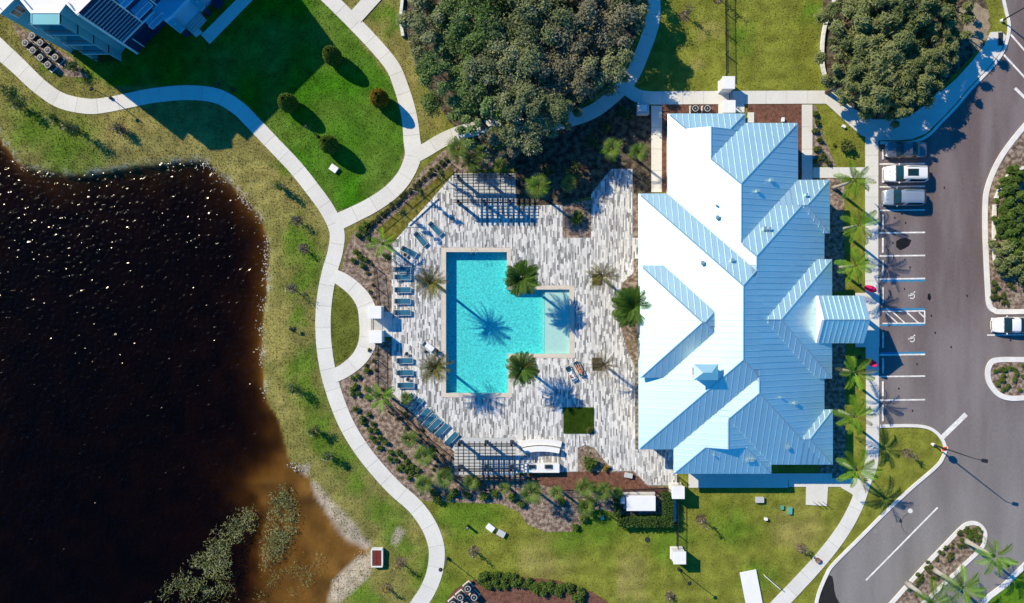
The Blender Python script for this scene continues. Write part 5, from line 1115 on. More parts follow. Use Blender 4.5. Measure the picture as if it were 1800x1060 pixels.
car(1593.5, 263, 'car_grey', 'sedan', 'dark grey sedan parked in the dappled grove shade', L=4.75, Wd=1.85); car(1594, 305, 'car_white', 'sunroof', 'white sport utility car with a dark sunroof', L=5.05, Wd=1.98); car(1590, 346.5, 'car_silver', 'suv', 'silver sport utility car with roof rails', L=4.85, Wd=1.92); car(1783, 571.5, 'car_white', 'sedan', 'white sedan parked between the two east islands', L=4.8, Wd=1.86)

# ------------------------------------------------------------------ vegetation
def leaves_np(C, Nrm, size, tone, aspect=0.5, jitter=0.7):
    n = len(C); d = Nrm + rng.normal(0, jitter, (n, 3)); d /= np.linalg.norm(d, axis=1)[:, None] + 1e-9
    r = rng.normal(0, 1, (n, 3)); u = np.cross(d, r); u /= np.linalg.norm(u, axis=1)[:, None] + 1e-9; v = np.cross(d, u)
    s = np.asarray(size)[:, None] * np.ones((n, 1)); a = u * s; b = v * s * aspect; bend = d * s * 0.15
    V_ = np.stack([C - a - bend, C + b, C + a - bend, C - b], 1).reshape(-1, 3); F_ = np.arange(4 * n).reshape(n, 4)
    return V_, F_, np.repeat(tone, 4)
def cloud(clumps, n, size, aspect=0.5, shell=0.55, flat=0.75, seed=0, jitter=0.7):
    """leaves spread through ball clumps (x,y,z,r)"""
    cl = np.array(clumps); wgt = cl[:, 3] ** 2; k = rng.choice(len(cl), n, p=wgt / wgt.sum()); c = cl[k]
    d = rng.normal(0, 1, (n, 3)); d /= np.linalg.norm(d, axis=1)[:, None]; d[:, 2] = np.where(d[:, 2] < -0.35, -d[:, 2], d[:, 2])
    rad = c[:, 3] * (shell + (1 - shell) * rng.random(n)) * (0.85 + 0.3 * rng.random(n))
    an_ = 0.65 + 0.75 * rng.random((len(cl), 3)); an_[:, 2] *= flat / 0.9
    C = c[:, :3] + d * rad[:, None] * an_[k] + rng.normal(0, 0.22, (n, 3)) * c[:, 3:4]; ct = rng.random(len(cl)) * 0.8 + 0.4 * (rng.random() - 0.4)
    tone = np.clip(0.22 + 0.45 * ct[k] + 0.35 * (rng.random(n) - 0.35), 0, 1)
    return leaves_np(C, d + np.array((0, 0, 0.5)), size * (0.6 + 0.8 * rng.random(n)), tone, aspect, jitter)
def twigs_mesh(name, clumps, n, mat_):
    m = MB(); cl = list(clumps)
    for i in range(n):
        x_, y_, z_, r_ = random.choice(cl); a = random.uniform(0, 6.3); e = random.uniform(0.1, 1.2); d = Vector((math.cos(a) * math.cos(e), math.sin(a) * math.cos(e), math.sin(e) * 0.8)); p0 = Vector((x_, y_, z_)) + d * r_ * 0.7; ln = r_ * random.uniform(0.4, 0.6)
        s = Vector((-d.y, d.x, random.uniform(-.3, .3))) * ln * 0.35; m.tube([p0, p0 + d * ln * 0.6 + s * 0.5, p0 + d * ln + s], [0.05, 0.032, 0.012], 3, False)
    return m
def tree(name, px, py, r, h, leafmat, label, group, n=9000, size=0.24, nclump=16, aspect=0.5, twigs=26, cat='tree', barkm='bark', cz=0.62):
    zc = h * cz; p = P(px, py, zc); t = thing(name, label, cat, (p.x, p.y, 0), 0, group); cl = []
    for i in range(nclump):
        a = i * 2.4 + random.uniform(-.3, .3); rr = r * math.sqrt((i + 0.5) / nclump) * 0.86; zz_ = zc + (h - zc) * 0.75 * (1 - (rr / r) ** 2) + random.uniform(-2.4, .6) * min(1, h / 8) - 0.2
        cl.append((rr * math.cos(a), rr * math.sin(a), zz_, r * random.uniform(0.10, 0.24)))
    V_, F_, T_ = cloud(cl, n, size, aspect, shell=0.4, jitter=0.5); o = link('crown', np_mesh('crown', V_, F_, M[leafmat], {'tone': T_}), None, t)
    m = MB(); m.tube([(0, 0, -0.1), (0.1, 0.05, zc * 0.4), (0.0, 0.1, zc * 0.7)], [0.30, 0.23, 0.17], 8); m.build('trunk', M[barkm], t, True)
    lm = MB()
    for i in range(0, nclump, 2): x_, y_, z_, r_ = cl[i]; lm.tube([(0, 0.1, zc * 0.62), (x_ * .45, y_ * .45, zc * 0.75), (x_ * .85, y_ * .85, z_ - 0.1)], [0.14, 0.09, 0.03], 5, False)
    lm.build('limbs', M[barkm], t, True)
    if twigs: twigs_mesh('twigs', cl, twigs, None).build('twigs', M['twig'], t)['kind'] = 'stuff'
    return t
OAKS = [(765, 45, 62), (845, 35, 78), (940, 40, 80), (1040, 45, 80), (1100, 15, 48), (795, 135, 66), (880, 125, 82), (975, 125, 80), (1060, 115, 56), (845, 205, 58), (925, 205, 68), (880, 255, 42), (990, 190, 40), (760, -40, 60), (900, -50, 80), (1040, -50, 80)]
OAKL = ['by the block wall and dry grass', 'on the dry grass side near the middle of the grove', 'over the middle of the grove', 'beside the bend of the shaded path', 'overhanging the path by the north lawn', 'above the golden cone shrub path', 'in the heart of the grove behind the path fork', 'in the heart of the grove facing the shaded path', 'leaning over the shaded path junction', 'over the spot where the path enters the grove', 'above the covered stretch of path', 'small and nearest to the upper pergola', 'small and beside the path exit', 'at the top edge by the block wall', 'at the top edge in the middle', 'at the top edge by the north lawn']
for io, (px, py, r) in enumerate(OAKS):
    tree('oak_tree', px, py, r / PPM, 9.0 + random.uniform(-.8, .8) if r > 50 else 7.5, ('leaf_oak', 'leaf_oak_green', 'leaf_oak', 'leaf_oak_dry')[io % 4], 'live oak ' + OAKL[io], 'live oaks of the north grove', n=int(15000 * (r / 75) ** 2) + 1500, size=0.15, nclump=max(11, int(32 * (r / 75) ** 2)), twigs=130)
MYR = [(1495, 35, 50), (1560, 25, 62), (1625, 20, 55), (1490, 100, 50), (1550, 95, 62), (1610, 90, 58), (1660, 75, 40), (1530, 155, 48), (1590, 155, 50), (1635, 125, 38), (1575, 190, 30), (1480, 145, 34), (1690, 0, 40), (1540, -40, 60)]
MYRL = ['behind the block wall by the north lawn', 'in the rear middle of the grove', 'beside the sandy clearing at the rear', 'against the block wall', 'in the middle of the grove', 'between the middle and the sandy clearing', 'small at the edge of the sandy clearing', 'above the north path corner', 'over the curved sidewalk by the dark sedan', 'small beside the sidewalk and block wall', 'small at the tip over the curved sidewalk', 'small at the corner where block wall meets path', 'behind the sandy clearing', 'at the very back of the grove']
for im, (px, py, r) in enumerate(MYR):
    tree('wax_myrtle', px, py, r / PPM, 7.6 + random.uniform(-1.2, 1.0), 'leaf_myrtle', 'wax myrtle ' + MYRL[im], 'wax myrtles of the north east grove', n=int(9500 * (r / 60) ** 2) + 1000, size=0.24, aspect=0.28, nclump=max(12, int(30 * (r / 60) ** 2)), twigs=60)
for ii_, (px, py, r) in enumerate(((1775, 340, 30), (1790, 375, 36), (1770, 400, 30), (1795, 425, 34), (1772, 445, 32), (1797, 475, 30), (1785, 310, 20))):
    tree('island_shrub', px, py, r / PPM, 2.2, 'leaf_shrub' if py < 440 else 'leaf_myrtle', 'bushy shrub on the east island, ' + ['beside the curved block wall', 'behind the curved block wall', 'against the straight block wall', 'in the middle of the mass', 'at the end of straight block wall', 'darkest one towards the white sedan', 'smallest one inside the wall curve'][ii_], 'shrubs massed on the east island', n=5200, size=0.17, nclump=16, twigs=10, cat='shrub')
for px, py, r in ((1100, 200, 14), (1040, 250, 16), (1010, 300, 16), (1065, 225, 12), (960, 300, 14)):
    tree('understory_shrub', px, py, r / PPM, 1.6, 'leaf_shrub_dark', 'dark understory shrub in the oak shade', 'understory shrubs in the oak shade', n=900, size=0.14, nclump=7, twigs=14, cat='shrub')
# cone-clipped shrubs on the bright lawn
def cone_shrub(px, py, label, leaf):
    h = 3.6; p = P(px, py, 1.8); t = thing('cone_shrub', label, 'shrub', (p.x, p.y, 0)); n = 6000; u = rng.random(n); zz_ = 0.15 + (h - 0.15) * u; rr = 1.02 * np.sqrt(np.clip(1 - ((zz_ - 1.35) / (np.where(zz_ > 1.35, h - 1.3, 1.5))) ** 2, 0, 1)) * (0.9 + 0.14 * rng.random(n)); a = rng.random(n) * 6.283
    C = np.stack([rr * np.cos(a), rr * np.sin(a), zz_], 1); V_, F_, T_ = leaves_np(C, np.stack([np.cos(a), np.sin(a), np.full(n, .5)], 1), 0.085 * np.ones(n), rng.random(n), 0.6)
    link('foliage', np_mesh('foliage', V_, F_, M['leaf_' + leaf], {'tone': T_}), None, t)
    MB().lathe([(0.3, 0.1), (0.82, 0.7), (0.92, 1.4), (0.74, 2.4), (0.25, 3.4)], (0, 0, 0), 12).build('inner_foliage', M['leaf_' + leaf], t, True); MB().tube([(0, 0, -0.1), (0, 0, 0.5)], 0.08, 6).build('stem', M['bark'], t)
cone_shrub(583, 97, 'tall clipped green cone shrub at the corner of building shadow', 'topiary'); cone_shrub(505, 180, 'tall clipped green cone shrub beside the path lamp', 'topiary'); cone_shrub(577, 253, 'tall clipped green cone shrub near the white utility box', 'topiary'); cone_shrub(666, 172, 'golden clipped cone shrub beside the curved path', 'topiary_gold')
# round shrubs
def shrub_mesh(nm, leaf, n, r, h, size, seed):
    cl = [(random.uniform(-.45, .45) * r, random.uniform(-.45, .45) * r, h * random.uniform(.35, .6), r * random.uniform(.4, .62)) for _ in range(7)]
    V_, F_, T_ = cloud(cl, n, size, 0.45, shell=0.35); return np_mesh(nm, V_, F_, M['leaf_' + leaf], {'tone': T_})
SM = {k: [shrub_mesh('foliage', lf, n, r, h, s, i) for i in range(3)] for k, (lf, n, r, h, s) in {'bright': ('shrub', 260, .42, .55, .10), 'dark': ('shrub_dark', 160, .30, .45, .09), 'tuft': ('shrub_dark', 90, .22, .3, .09), 'big': ('shrub', 800, .95, 1.1, .15), 'yellow': ('shrub_yellow', 220, .45, .6, .11), 'bigdark': ('shrub_dark', 800, .95, 1.1, .15)}.items()}
def shrub(px, py, kind, label, group, sc_=1.0):
    p = P(px, py, 0.2); t = thing('bedding_shrub', label, 'shrub', (p.x, p.y, 0.02), random.uniform(0, 6), group); t.scale = (sc_,) * 3
    link('foliage', random.choice(SM[kind]), None, t); MB().tube([(0, 0, -0.02), (0, 0, 0.25)], 0.03, 5).build('stem', M['bark'], t); return t
SW = [(240, 50), (135, 110), (170, 90), (240, 185), (155, 165), (135, 200), (130, 240), (175, 230), (245, 258), (260, 390), (205, 415), (220, 455), (290, 465), (260, 510), (305, 515), (350, 570), (280, 570), (385, 610), (360, 650), (335, 650), (425, 685), (485, 680), (425, 735), (470, 740), (520, 715), (550, 750), (510, 790), (490, 810), (595, 795), (555, 800), (545, 830), (590, 835), (635, 820), (575, 880), (635, 860), (650, 930), (160, 345), (310, 600)]
for x_, y_ in SW: shrub(590 + x_ / 4.417, 640 + y_ / 4.417, 'bright', 'round green shrub in the south west mulch bed', 'round shrubs of the south west bed', random.uniform(.85, 1.15))
for k in range(34):
    u = random.random(); bx, by = 640 + 120 * u, 690 + 150 * u; shrub(bx + random.uniform(12, 45), by + random.uniform(-16, 4), 'tuft', 'tiny dark seedling in the south west mulch bed', 'seedlings of the south west bed', random.uniform(.8, 1.1))
for k in range(17):
    for j in range(2):
        u = (k + 0.5 * j) / 17; shrub(648 + 135 * u + j * 5 + random.uniform(-2, 2), 392 - 118 * u - j * 8 + 8 + random.uniform(-2, 2), 'dark', 'small dark green shrub in the double row along the north west fence', 'double row of small shrubs by the north west fence', random.uniform(.85, 1.2))
for x_, y_ in ((155, 720), (200, 680), (140, 770), (185, 740), (120, 900), (150, 940), (160, 1000), (95, 960), (210, 790), (190, 960)): shrub(600 + x_ / 4.417, 240 + y_ / 4.417, 'bright', 'loose yellow green shrub at the path fork bed', 'shrubs of the fork bed', random.uniform(.9, 1.4))
for x_, y_ in ((652, 465), (646, 480), (655, 500), (651, 512), (657, 522), (650, 615), (662, 622), (656, 635), (643, 642), (660, 650), (650, 652)): shrub(x_, y_, 'tuft', 'tiny dark seedling in the mulch beside the pool gate', 'seedlings by the pool gate', 1.1)
for x_, y_, k, lb in ((1065, 823, 'yellow', 'yellow flowering shrub in the mulch wedge by the deck'), (841, 852, 'yellow', 'dry yellow shrub behind the lower pergola'), (1015, 385, 'big', 'bushy green shrub in the square planter by the deck'), (1036, 814, 'big', 'green shrub at the tip of the mulch wedge'), (1487, 258, 'bigdark', 'dark shrub in the triangle of grass by the sidewalk'), (1466, 255, 'tuft', 'withered small shrub in the triangle of grass'), (1036, 755, 'bigdark', 'dark round shrub on the corner of the turf square')):
    shrub(x_, y_, k, lb, None, 1.0 if k != 'bigdark' or x_ > 1400 else 0.55)
for i, (x_, y_) in enumerate(((1432, 200), (1437, 215), (1433, 230), (1440, 245), (1436, 262), (1445, 275), (1455, 284), (1436, 284))): shrub(x_, y_, 'dark', 'low dark shrub in the strip bed east of clubhouse', 'strip bed shrubs', 1.5)
for k in range(24): shrub(1748 + random.random() * 52, 642 + random.random() * 46 if True else 0, 'bright', 'low yellow green shrub on the rounded island tip', 'shrubs of the rounded island', .75) if True else None
for k in range(46):
    u = random.random(); v = random.uniform(-16, 16); shrub(1600 + 110 * u + v * .7, 1042 - 112 * u + v * .7, random.choice(('tuft', 'dark')), 'low dark shrub on the palm median', 'shrubs of the palm median', random.uniform(.8, 1.4))
for k in range(30): shrub(random.uniform(1697, 1727), random.uniform(927, 952), 'bright', 'low olive shrub at the nose of the palm median', 'shrubs at the median nose', .6)
for k in range(95):
    u = random.random(); shrub(845 + 180 * u, 1014 + 26 * u * u + random.uniform(-6, 16), random.choice(('dark', 'bright', 'bright')), 'ground cover shrub along the red mulch south of the lawn', 'ground cover shrubs south of the lawn', random.uniform(.9, 1.5))
for k in range(14): shrub(random.uniform(1742, 1790), random.uniform(495, 535), 'dark', 'low shrub at the south end of the east island', 'low shrubs of the east island', 1.2)
for x_, y_ in ((820, 870), (850, 872), (870, 868), (900, 872), (915, 885), (800, 865), (1010, 925), (1025, 912), (985, 880), (790, 875), (760, 865), (770, 878), (1026, 887), (1040, 880)): shrub(x_, y_, 'bright', 'low green shrub at the edge of the south garden', 'edge shrubs of the south garden', random.uniform(1.1, 1.7))
# hedges round the generator
def hedge(poly, h, label, n):
    w_ = W2(poly); x0 = min(p[0] for p in w_); x1 = max(p[0] for p in w_); y0 = min(p[1] for p in w_); y1 = max(p[1] for p in w_); cx, cy = (x0 + x1) / 2, (y0 + y1) / 2; t = thing('hedge', label, 'hedge', (cx, cy, 0))
    C = np.stack([rng.uniform(x0 - cx, x1 - cx, n), rng.uniform(y0 - cy, y1 - cy, n), h * np.clip(rng.beta(2.2, 1.2, n), 0, 1)], 1); C[:, 2] += 0.25 * (vnoise(C[:, 0] + cx, C[:, 1] + cy, 0.7, 30) - 0.5); V_, F_, T_ = leaves_np(C, np.tile((0, 0, 1.0), (n, 1)), 0.12 * np.ones(n), np.clip(rng.random(n) * .6 + .5 * vnoise(C[:, 0], C[:, 1], .6, 31), 0, 1), 0.5)
    link('foliage', np_mesh('foliage', V_, F_, M['leaf_hedge'], {'tone': T_}), None, t); MB().box((0, 0, h * .4), (x1 - x0 - .5, y1 - y0 - .5, h * .6)).build('inner_foliage', M['leaf_hedge'], t)
hedge([(1161, 862), (1180, 862), (1180, 906), (1161, 906)], 1.5, 'clipped hedge on the pillar side of the generator', 3000); hedge([(1084, 905), (1180, 905), (1180, 921), (1084, 921)], 1.5, 'long clipped hedge on the lawn side of the generator', 4500); hedge([(1078, 866), (1088, 866), (1088, 904), (1078, 904)], 1.4, 'narrow clipped hedge between the palms and the generator', 1600)
# turf square on the deck
w_ = PADS[2]; o = MB().prism(w_, 0.03, 0.075).build('turf_square', M['leaf_turf']); tag(o, 'square of dark green turf set into the deck', 'turf'); n = 16000; x0, y0 = min(p[0] for p in w_), min(p[1] for p in w_); x1, y1 = max(p[0] for p in w_), max(p[1] for p in w_)
C = np.stack([rng.uniform(x0 + .04, x1 - .04, n), rng.uniform(y0 + .04, y1 - .04, n), np.full(n, 0.15)], 1); V_, F_, T_ = leaves_np(C, rng.normal(0, 1, (n, 3)) * np.array((1, 1, .4)), 0.08 * np.ones(n), np.clip(rng.random(n) * .5 + .5 * vnoise(C[:, 0], C[:, 1], .5, 33), 0, 1), 0.25); tf = link('turf_blades', np_mesh('turf_blades', V_, F_, M['leaf_turf'], {'tone': T_}), None, o); tf['kind'] = 'stuff'
for pad, lb in ((PADS[3], 'square palm pit with brown ground cover by the sunbathers'), (PADS[4], 'square palm pit with brown ground cover by the upper deck palm')):
    o = MB().prism(pad, 0.03, 0.07).build('palm_pit', M['frond_olive']); tag(o, lb, 'planter'); x0, y0 = min(p[0] for p in pad), min(p[1] for p in pad); x1, y1 = max(p[0] for p in pad), max(p[1] for p in pad); n = 1500
    C = np.stack([rng.uniform(x0, x1, n), rng.uniform(y0, y1, n), np.full(n, .12)], 1); V_, F_, T_ = leaves_np(C, np.tile((0, 0, 1.), (n, 1)), .09 * np.ones(n), rng.random(n), .35, 1.2); g_ = link('ground_cover', np_mesh('ground_cover', V_, F_, M['leaf_sapling'], {'tone': T_}), None, o); g_['kind'] = 'stuff'

# palms: every frond is a leaf of its own
def pinnate(droop, rise, width=0.30, n=20, lift=0.25, lw=0.008):
    """unit-length feather frond along +x"""
    m = MB(); pts = []
    for i in range(9):
        s = i / 8; pts.append(Vector((s * (1 - 0.22 * droop * s * s), 0, rise * s - (rise + droop) * s * s * 0.62)))
    m.tube(pts, [0.016 * (1 - .8 * i / 8) for i in range(9)], 3, False)
    for i in range(n):
        s = 0.12 + 0.88 * (i + 0.5) / n; k = min(int(s * 8), 7); p = pts[k].lerp(pts[k + 1], s * 8 - k); ln = width * (math.sin(math.pi * min(1, s * .86 + .14)) ** .6) * random.uniform(.85, 1.1)
        for sg in (-1, 1):
            tip = p + Vector((ln * .66, sg * ln * .72, ln * (lift - .55 * random.random() * droop - .12))); wv = Vector((lw, -sg * lw * .6, 0.0)); mid = p.lerp(tip, .45) + Vector((0, 0, .02))
            m.poly([p - wv * .6, mid - wv * 1.2, tip, mid + wv * 1.2, p + wv * .6])
    return m
def fan(n=15):
    m = MB(); m.tube([(0, 0, 0), (0.12, 0, .05), (0.24, 0, .08)], [.016, .013, .010], 3, False)
    for i in range(n):
        a = (i / (n - 1) - .5) * 3.5; L = .74 * (1 - .16 * abs(a)); d = Vector((math.cos(a), math.sin(a), 0)); s = Vector((-d.y, d.x, 0)) * .019; b = Vector((.24, 0, .08)); mid = b + d * L * .55 + Vector((0, 0, .03)); tip = b + d * L + Vector((0, 0, -.08 - .05 * abs(a)))
        m.poly([b, mid - s, tip, mid + s])
    return m
FR = {}
for nm, kw in {'green': dict(width=.26, n=22, lw=.009), 'bright': dict(width=.27, n=23, lw=.0078), 'brown': dict(width=.12, n=12, lw=.006), 'olive': dict(width=.20, n=16, lw=.007)}.items():
    FR[nm] = [pinnate(d, r, **kw).mesh('frond', M['frond_' + nm]) for d, r in ((.35, .35), (.55, .3), (.8, .2))]
FR['fan'] = [fan(17).mesh('frond', M['frond_fan']), fan(19).mesh('frond', M['frond_fan'])]
def palm(px, py, h, L, nf, kinds, label, group=None, trunk=(0.17, 0.12), barkm='bark', up=0.9, name='palm_tree', base=None, stakes=False):
    p = P(px, py, h); b = P(*base) if base else Vector((p.x, p.y, 0)); t = thing(name, label, 'palm tree', (b.x, b.y, 0), 0, group); top = Vector((p.x - b.x, p.y - b.y, h))
    if h > 0.4:
        seg = 7; m = MB(); m.tube([top * (i / seg) + Vector((0, 0, -.08 if i == 0 else 0)) for i in range(seg + 1)], [trunk[0] * (1.5 if i == 0 else 1) + (trunk[1] - trunk[0]) * i / seg + (0.02 if i % 2 else 0) for i in range(seg + 1)], 9); m.build('trunk', M[barkm], t, True)
        MB().lathe([(trunk[1] * .8, -.35), (trunk[1] * 1.7, -.1), (trunk[1] * 1.2, .12), (.03, .25)], tuple(top), 10).build('crown_shaft', M['frond_olive'], t, True)
    for i in range(nf):
        a = i * 2.39996 + random.uniform(-.25, .25); s = (i + .5) / nf; k = random.choice(kinds) if kinds[0] != 'mix' else ('olive' if s < .5 + random.uniform(-.12, .12) else 'brown')
        el = up * (1 - s) - 0.30 * s + random.uniform(-.12, .12); o = link('frond', random.choice(FR[k]), None, t); o.location = top + Vector((math.cos(a) * .08, math.sin(a) * .08, .05 + .1 * (1 - s))); o.rotation_euler = (random.uniform(-.2, .2), -el, a); o.scale = (L * random.uniform(.85, 1.1),) * 3
    if stakes:
        for k in range(3): a = k * 2.09 + .4; MB().tube([(1.3 * math.cos(a), 1.3 * math.sin(a), 0), tuple(top * .38)], .03, 5).build('stake', M['twig'], t)
    return t
palm(918, 490, 4.7, 2.2, 64, ['green'], 'dense dark green palm at the inner pool corner above the shelf'); palm(919, 648, 4.3, 2.05, 58, ['green', 'green', 'olive'], 'dense green palm at the inner pool corner below the shelf'); palm(1112, 540, 3.9, 2.6, 70, ['green'], 'largest dark green palm against the clubhouse west eave')
palm(757, 497, 4.8, 2.2, 60, ['mix'], 'olive half withered palm above the pool gate loungers'); palm(765, 646, 4.6, 2.2, 60, ['mix'], 'olive half withered palm below the towelled lounger'); palm(1060, 485, 3.6, 1.9, 36, ['brown', 'olive'], 'sparse brownish palm on the deck between pool and clubhouse'); palm(1062, 641, 3.9, 2.0, 36, ['brown'], 'withered brown palm in the square pit by the sunbathers'); palm(1127, 597, 3.4, 2.5, 30, ['brown'], 'withered grey palm leaning over the clubhouse eave')
palm(945, 328, 4.2, 1.6, 20, ['fan', 'bright'], 'bright cabbage palm beside the upper pergola'); palm(1075, 262, 3.6, 1.45, 16, ['fan', 'bright'], 'bright cabbage palm in oak shade nearer the upper deck'); palm(1122, 268, 3.4, 1.3, 14, ['fan', 'bright'], 'bright cabbage palm in oak shade beside the narrow path'); palm(1000, 322, 2.6, 1.2, 12, ['fan'], 'dim cabbage palm in the oak shade')
for px, py, lb in ((1500, 318, 'feathery bright palm beside the short concrete link'), (1510, 396, 'feathery bright palm second from the link along the stalls'), (1502, 467, 'feathery bright palm north of the portico flag'), (1501, 654, 'feathery bright palm beside the flag south of portico'), (1503, 732, 'feathery bright palm by the last parking stalls'), (1506, 826, 'feathery bright palm at the sidewalk bend')): palm(px, py, random.uniform(5.0, 5.7), random.uniform(2.2, 2.65), random.choice((12, 13, 14)), ['bright'] * 6 + ['olive'], lb, barkm='bark_pale', up=random.uniform(.6, 1.0), trunk=(.2, .11))
for px, py, lb in ((1747, 977, 'bright palm at the nose of the median'), (1690, 1032, 'bright palm in the middle of the median'), (1640, 1058, 'bright palm at the far end of the median')): palm(px, py, 5.5, random.uniform(2.3, 2.8), 12, ['bright'] * 7 + ['olive'], lb, barkm='bark_pale', up=.75, trunk=(.30, .12))
palm(671, 697, 3.2, 2.0, 9, ['bright'], 'bright feathery palm in the south west bed', up=.8); palm(673, 428, 3.0, 1.9, 10, ['bright'], 'bright feathery palm in the fork bed', up=.8)
for px, py, h, L, lb in ((746, 801, 2.2, 1.6, 'cabbage palm in the south west bed nearest the deck edge beam'), (746, 850, 1.6, 1.6, 'cabbage palm beside the winding path in the south garden'), (781, 839, 2.4, 1.5, 'cabbage palm at the corner of the lower pergola'), (720, 771, 1.6, 1.3, 'small cabbage palm in the south west bed'), (933, 866, 3.4, 1.7, 'tall cabbage palm south of the grill counter'), (978, 866, 3.2, 1.1, 'narrow cabbage palm in the middle of the south garden'), (1028, 856, 3.4, 1.5, 'tall cabbage palm beside the red mulch'), (1059, 863, 3.2, 1.5, 'tall cabbage palm next to the generator hedge'), (828, 848, 1.5, 1.2, 'small palm behind the lower pergola'), (886, 858, 2.0, .9, 'thin palm behind the lower pergola'), (806, 262, 2.4, 1.9, 'spreading palm at the top of the north west bed'), (830, 285, 1.8, 1.5, 'spreading palm right behind the upper pergola'), (852, 268, 1.8, 1.4, 'palm between the upper pergola and the oaks'), (1030, 890, 1.4, 1.5, 'low spreading palm at the lawn edge of south garden'), (1085, 865, 1.5, .9, 'tiny palm beside the transformer box'), (715, 700, .6, 1.0, 'young palm touching the diagonal loungers'), (880, 292, 2.0, 1.2, 'small palm behind the pergola under the oaks')):
    palm(px, py, h, L * .92, 18, ['fan', 'fan', 'green'], lb, trunk=(.16, .13))
# staked young trees along the north west deck edge, saplings on the lawns
def young_tree(px, py, h, r, label, group=None, leaf='leaf_sapling', n=260, stakes=True, ring=0, cat='tree', cz=.35):
    p = P(px, py); t = thing('young_tree', label, cat, (p.x, p.y, 0), 0, group); cl = [(random.uniform(-1, 1) * r * .5, random.uniform(-1, 1) * r * .5, h * (cz + (1 - cz) * k / 8), r * random.uniform(.4, .8)) for k in range(9)]
    V_, F_, T_ = cloud(cl, n, .10, .4, shell=.2, flat=1.0); link('crown', np_mesh('crown', V_, F_, M[leaf], {'tone': T_}), None, t); MB().tube([(0, 0, -.1), (.03, .02, h * .5), (0, 0, h)], [.06, .045, .015], 6).build('trunk', M['bark'], t)
    twigs_mesh('twigs', cl, 9 if ring else 20, None).build('twigs', M['twig'], t)['kind'] = 'stuff'
    if ring:
        C = np.stack([np.cos(q := rng.random(300) * 6.28) * ring * (z_ := np.sqrt(rng.random(300))), np.sin(q) * ring * z_, np.full(300, .03)], 1); V_, F_, T_ = leaves_np(C, np.tile((0, 0, 1.), (300, 1)), .09 * np.ones(300), rng.random(300), .4); link('mulch_ring', np_mesh('mulch_ring', V_, F_, M['mulch']), None, t)
    if stakes:
        for k in range(3): a = k * 2.09 + .6; MB().tube([(1.5 * math.cos(a), 1.5 * math.sin(a), 0), (0, 0, h * .45)], .028, 5).build('stake', M['twig'], t)
for px, py, lb in ((778, 311, 'staked slender young tree at the upper pergola corner'), (744, 344, 'staked slender young tree midway along the diagonal deck edge'), (713, 379, 'staked slender young tree near the three fanned loungers'), (688, 455, 'staked slender young tree at the deck corner by the fork bed')): young_tree(px, py, 4.0, .42, lb, n=700, leaf='leaf_shrub_dark')
for px, py, h, lb in ((1203, 28, 2.6, 'thin sapling with mulch ring on the north lawn'), (1262, -2, 3.2, 'thin sapling beside the north lawn fence'), (1232, 912, 2.6, 'grey leafless sapling on the south lawn behind the fence'), (1178, 1048, .5, 'mulch ring with a tiny stem on the south lawn'), (1408, 963, 1.6, 'sapling with mulch ring by the diagonal sidewalk'), (1595, 797, 1.8, 'sapling with mulch ring on the grass nose'), (515, 507, 2.4, 'sapling with mulch ring on the pond bank by the oval lawn'), (704, 988, 2.2, 'russet sapling beside the storm drain'), (680, 1033, 1.8, 'orange sapling south of the storm drain'), (833, 968, 2.0, 'sapling near the path lamp on the south lawn'), (523, 388, 2.0, 'sapling with mulch ring on the pond bank by the path fork'), (535, 437, 1.6, 'sapling on the green bank beside the path')):
    young_tree(px, py, h, .5, lb, ring=.62, stakes=False, n=120, leaf='leaf_sapling' if 'orange' not in lb and 'russet' not in lb else 'leaf_shrub_yellow')
for px, py, h, lf, lb in ((498, 330, 2.0, 'leaf_shrub', 'small green sapling on the dry bank by the path'), (520, 680, 2.2, 'leaf_shrub', 'bushy green sapling on the pond bank near the south west bed'), (556, 755, 2.0, 'leaf_shrub_dark', 'dark green sapling on the lower pond bank'), (577, 795, 2.2, 'leaf_shrub', 'bushy green sapling on the bank above the shallows'), (0, 150, 2.6, 'leaf_shrub_dark', 'dark sapling at the bend of path by the pond'), (45, 190, 2.4, 'leaf_shrub_dark', 'spiky sapling on the green bank by the path'), (105, 212, 2.0, 'leaf_shrub', 'bright green sapling on the bank by the path'), (140, 232, 3.0, 'leaf_shrub_dark', 'tall spiky sapling on the bank above the pond'), (218, 228, 1.5, 'leaf_sapling', 'brown withered sapling on the bank'), (135, 122, 1.6, 'leaf_shrub', 'small bush at the corner of the condenser mulch')):
    young_tree(px, py, h, .75, lb, stakes=False, n=650, leaf=lf, cz=.2)

# pond plants, floating debris, grass
def scatter(poly, n, size, hmax, leafm, name, label, z0, aspect=.15, thin=None):
    w_ = W2(poly); xs = np.array([p[0] for p in w_]); ys = np.array([p[1] for p in w_]); x_ = rng.uniform(xs.min(), xs.max(), n * 2); y_ = rng.uniform(ys.min(), ys.max(), n * 2); k = in_poly(x_, y_, w_); dn = vnoise(x_, y_, 1.4, 40); k &= rng.random(len(x_)) < np.clip(dist_poly(x_, y_, w_) / 1.6, .12, 1); k &= dn + .35 * rng.random(len(dn)) > (thin or .48); x_, y_ = x_[k], y_[k]; m_ = len(x_)
    C = np.stack([x_, y_, z0 + hmax * rng.random(m_)], 1); V_, F_, T_ = leaves_np(C, rng.normal(0, 1, (m_, 3)) * np.array((.7, .7, .7)) + np.array((-.3, .25, .7)), size * (.6 + .8 * rng.random(m_)), np.clip(rng.random(m_) * .8 + .4 * (vnoise(x_, y_, .8, 41) - .3), 0, 1), aspect)
    o = link(name, np_mesh(name, V_, F_, M[leafm], {'tone': T_})); o['kind'] = 'stuff'; o['label'] = label; return o
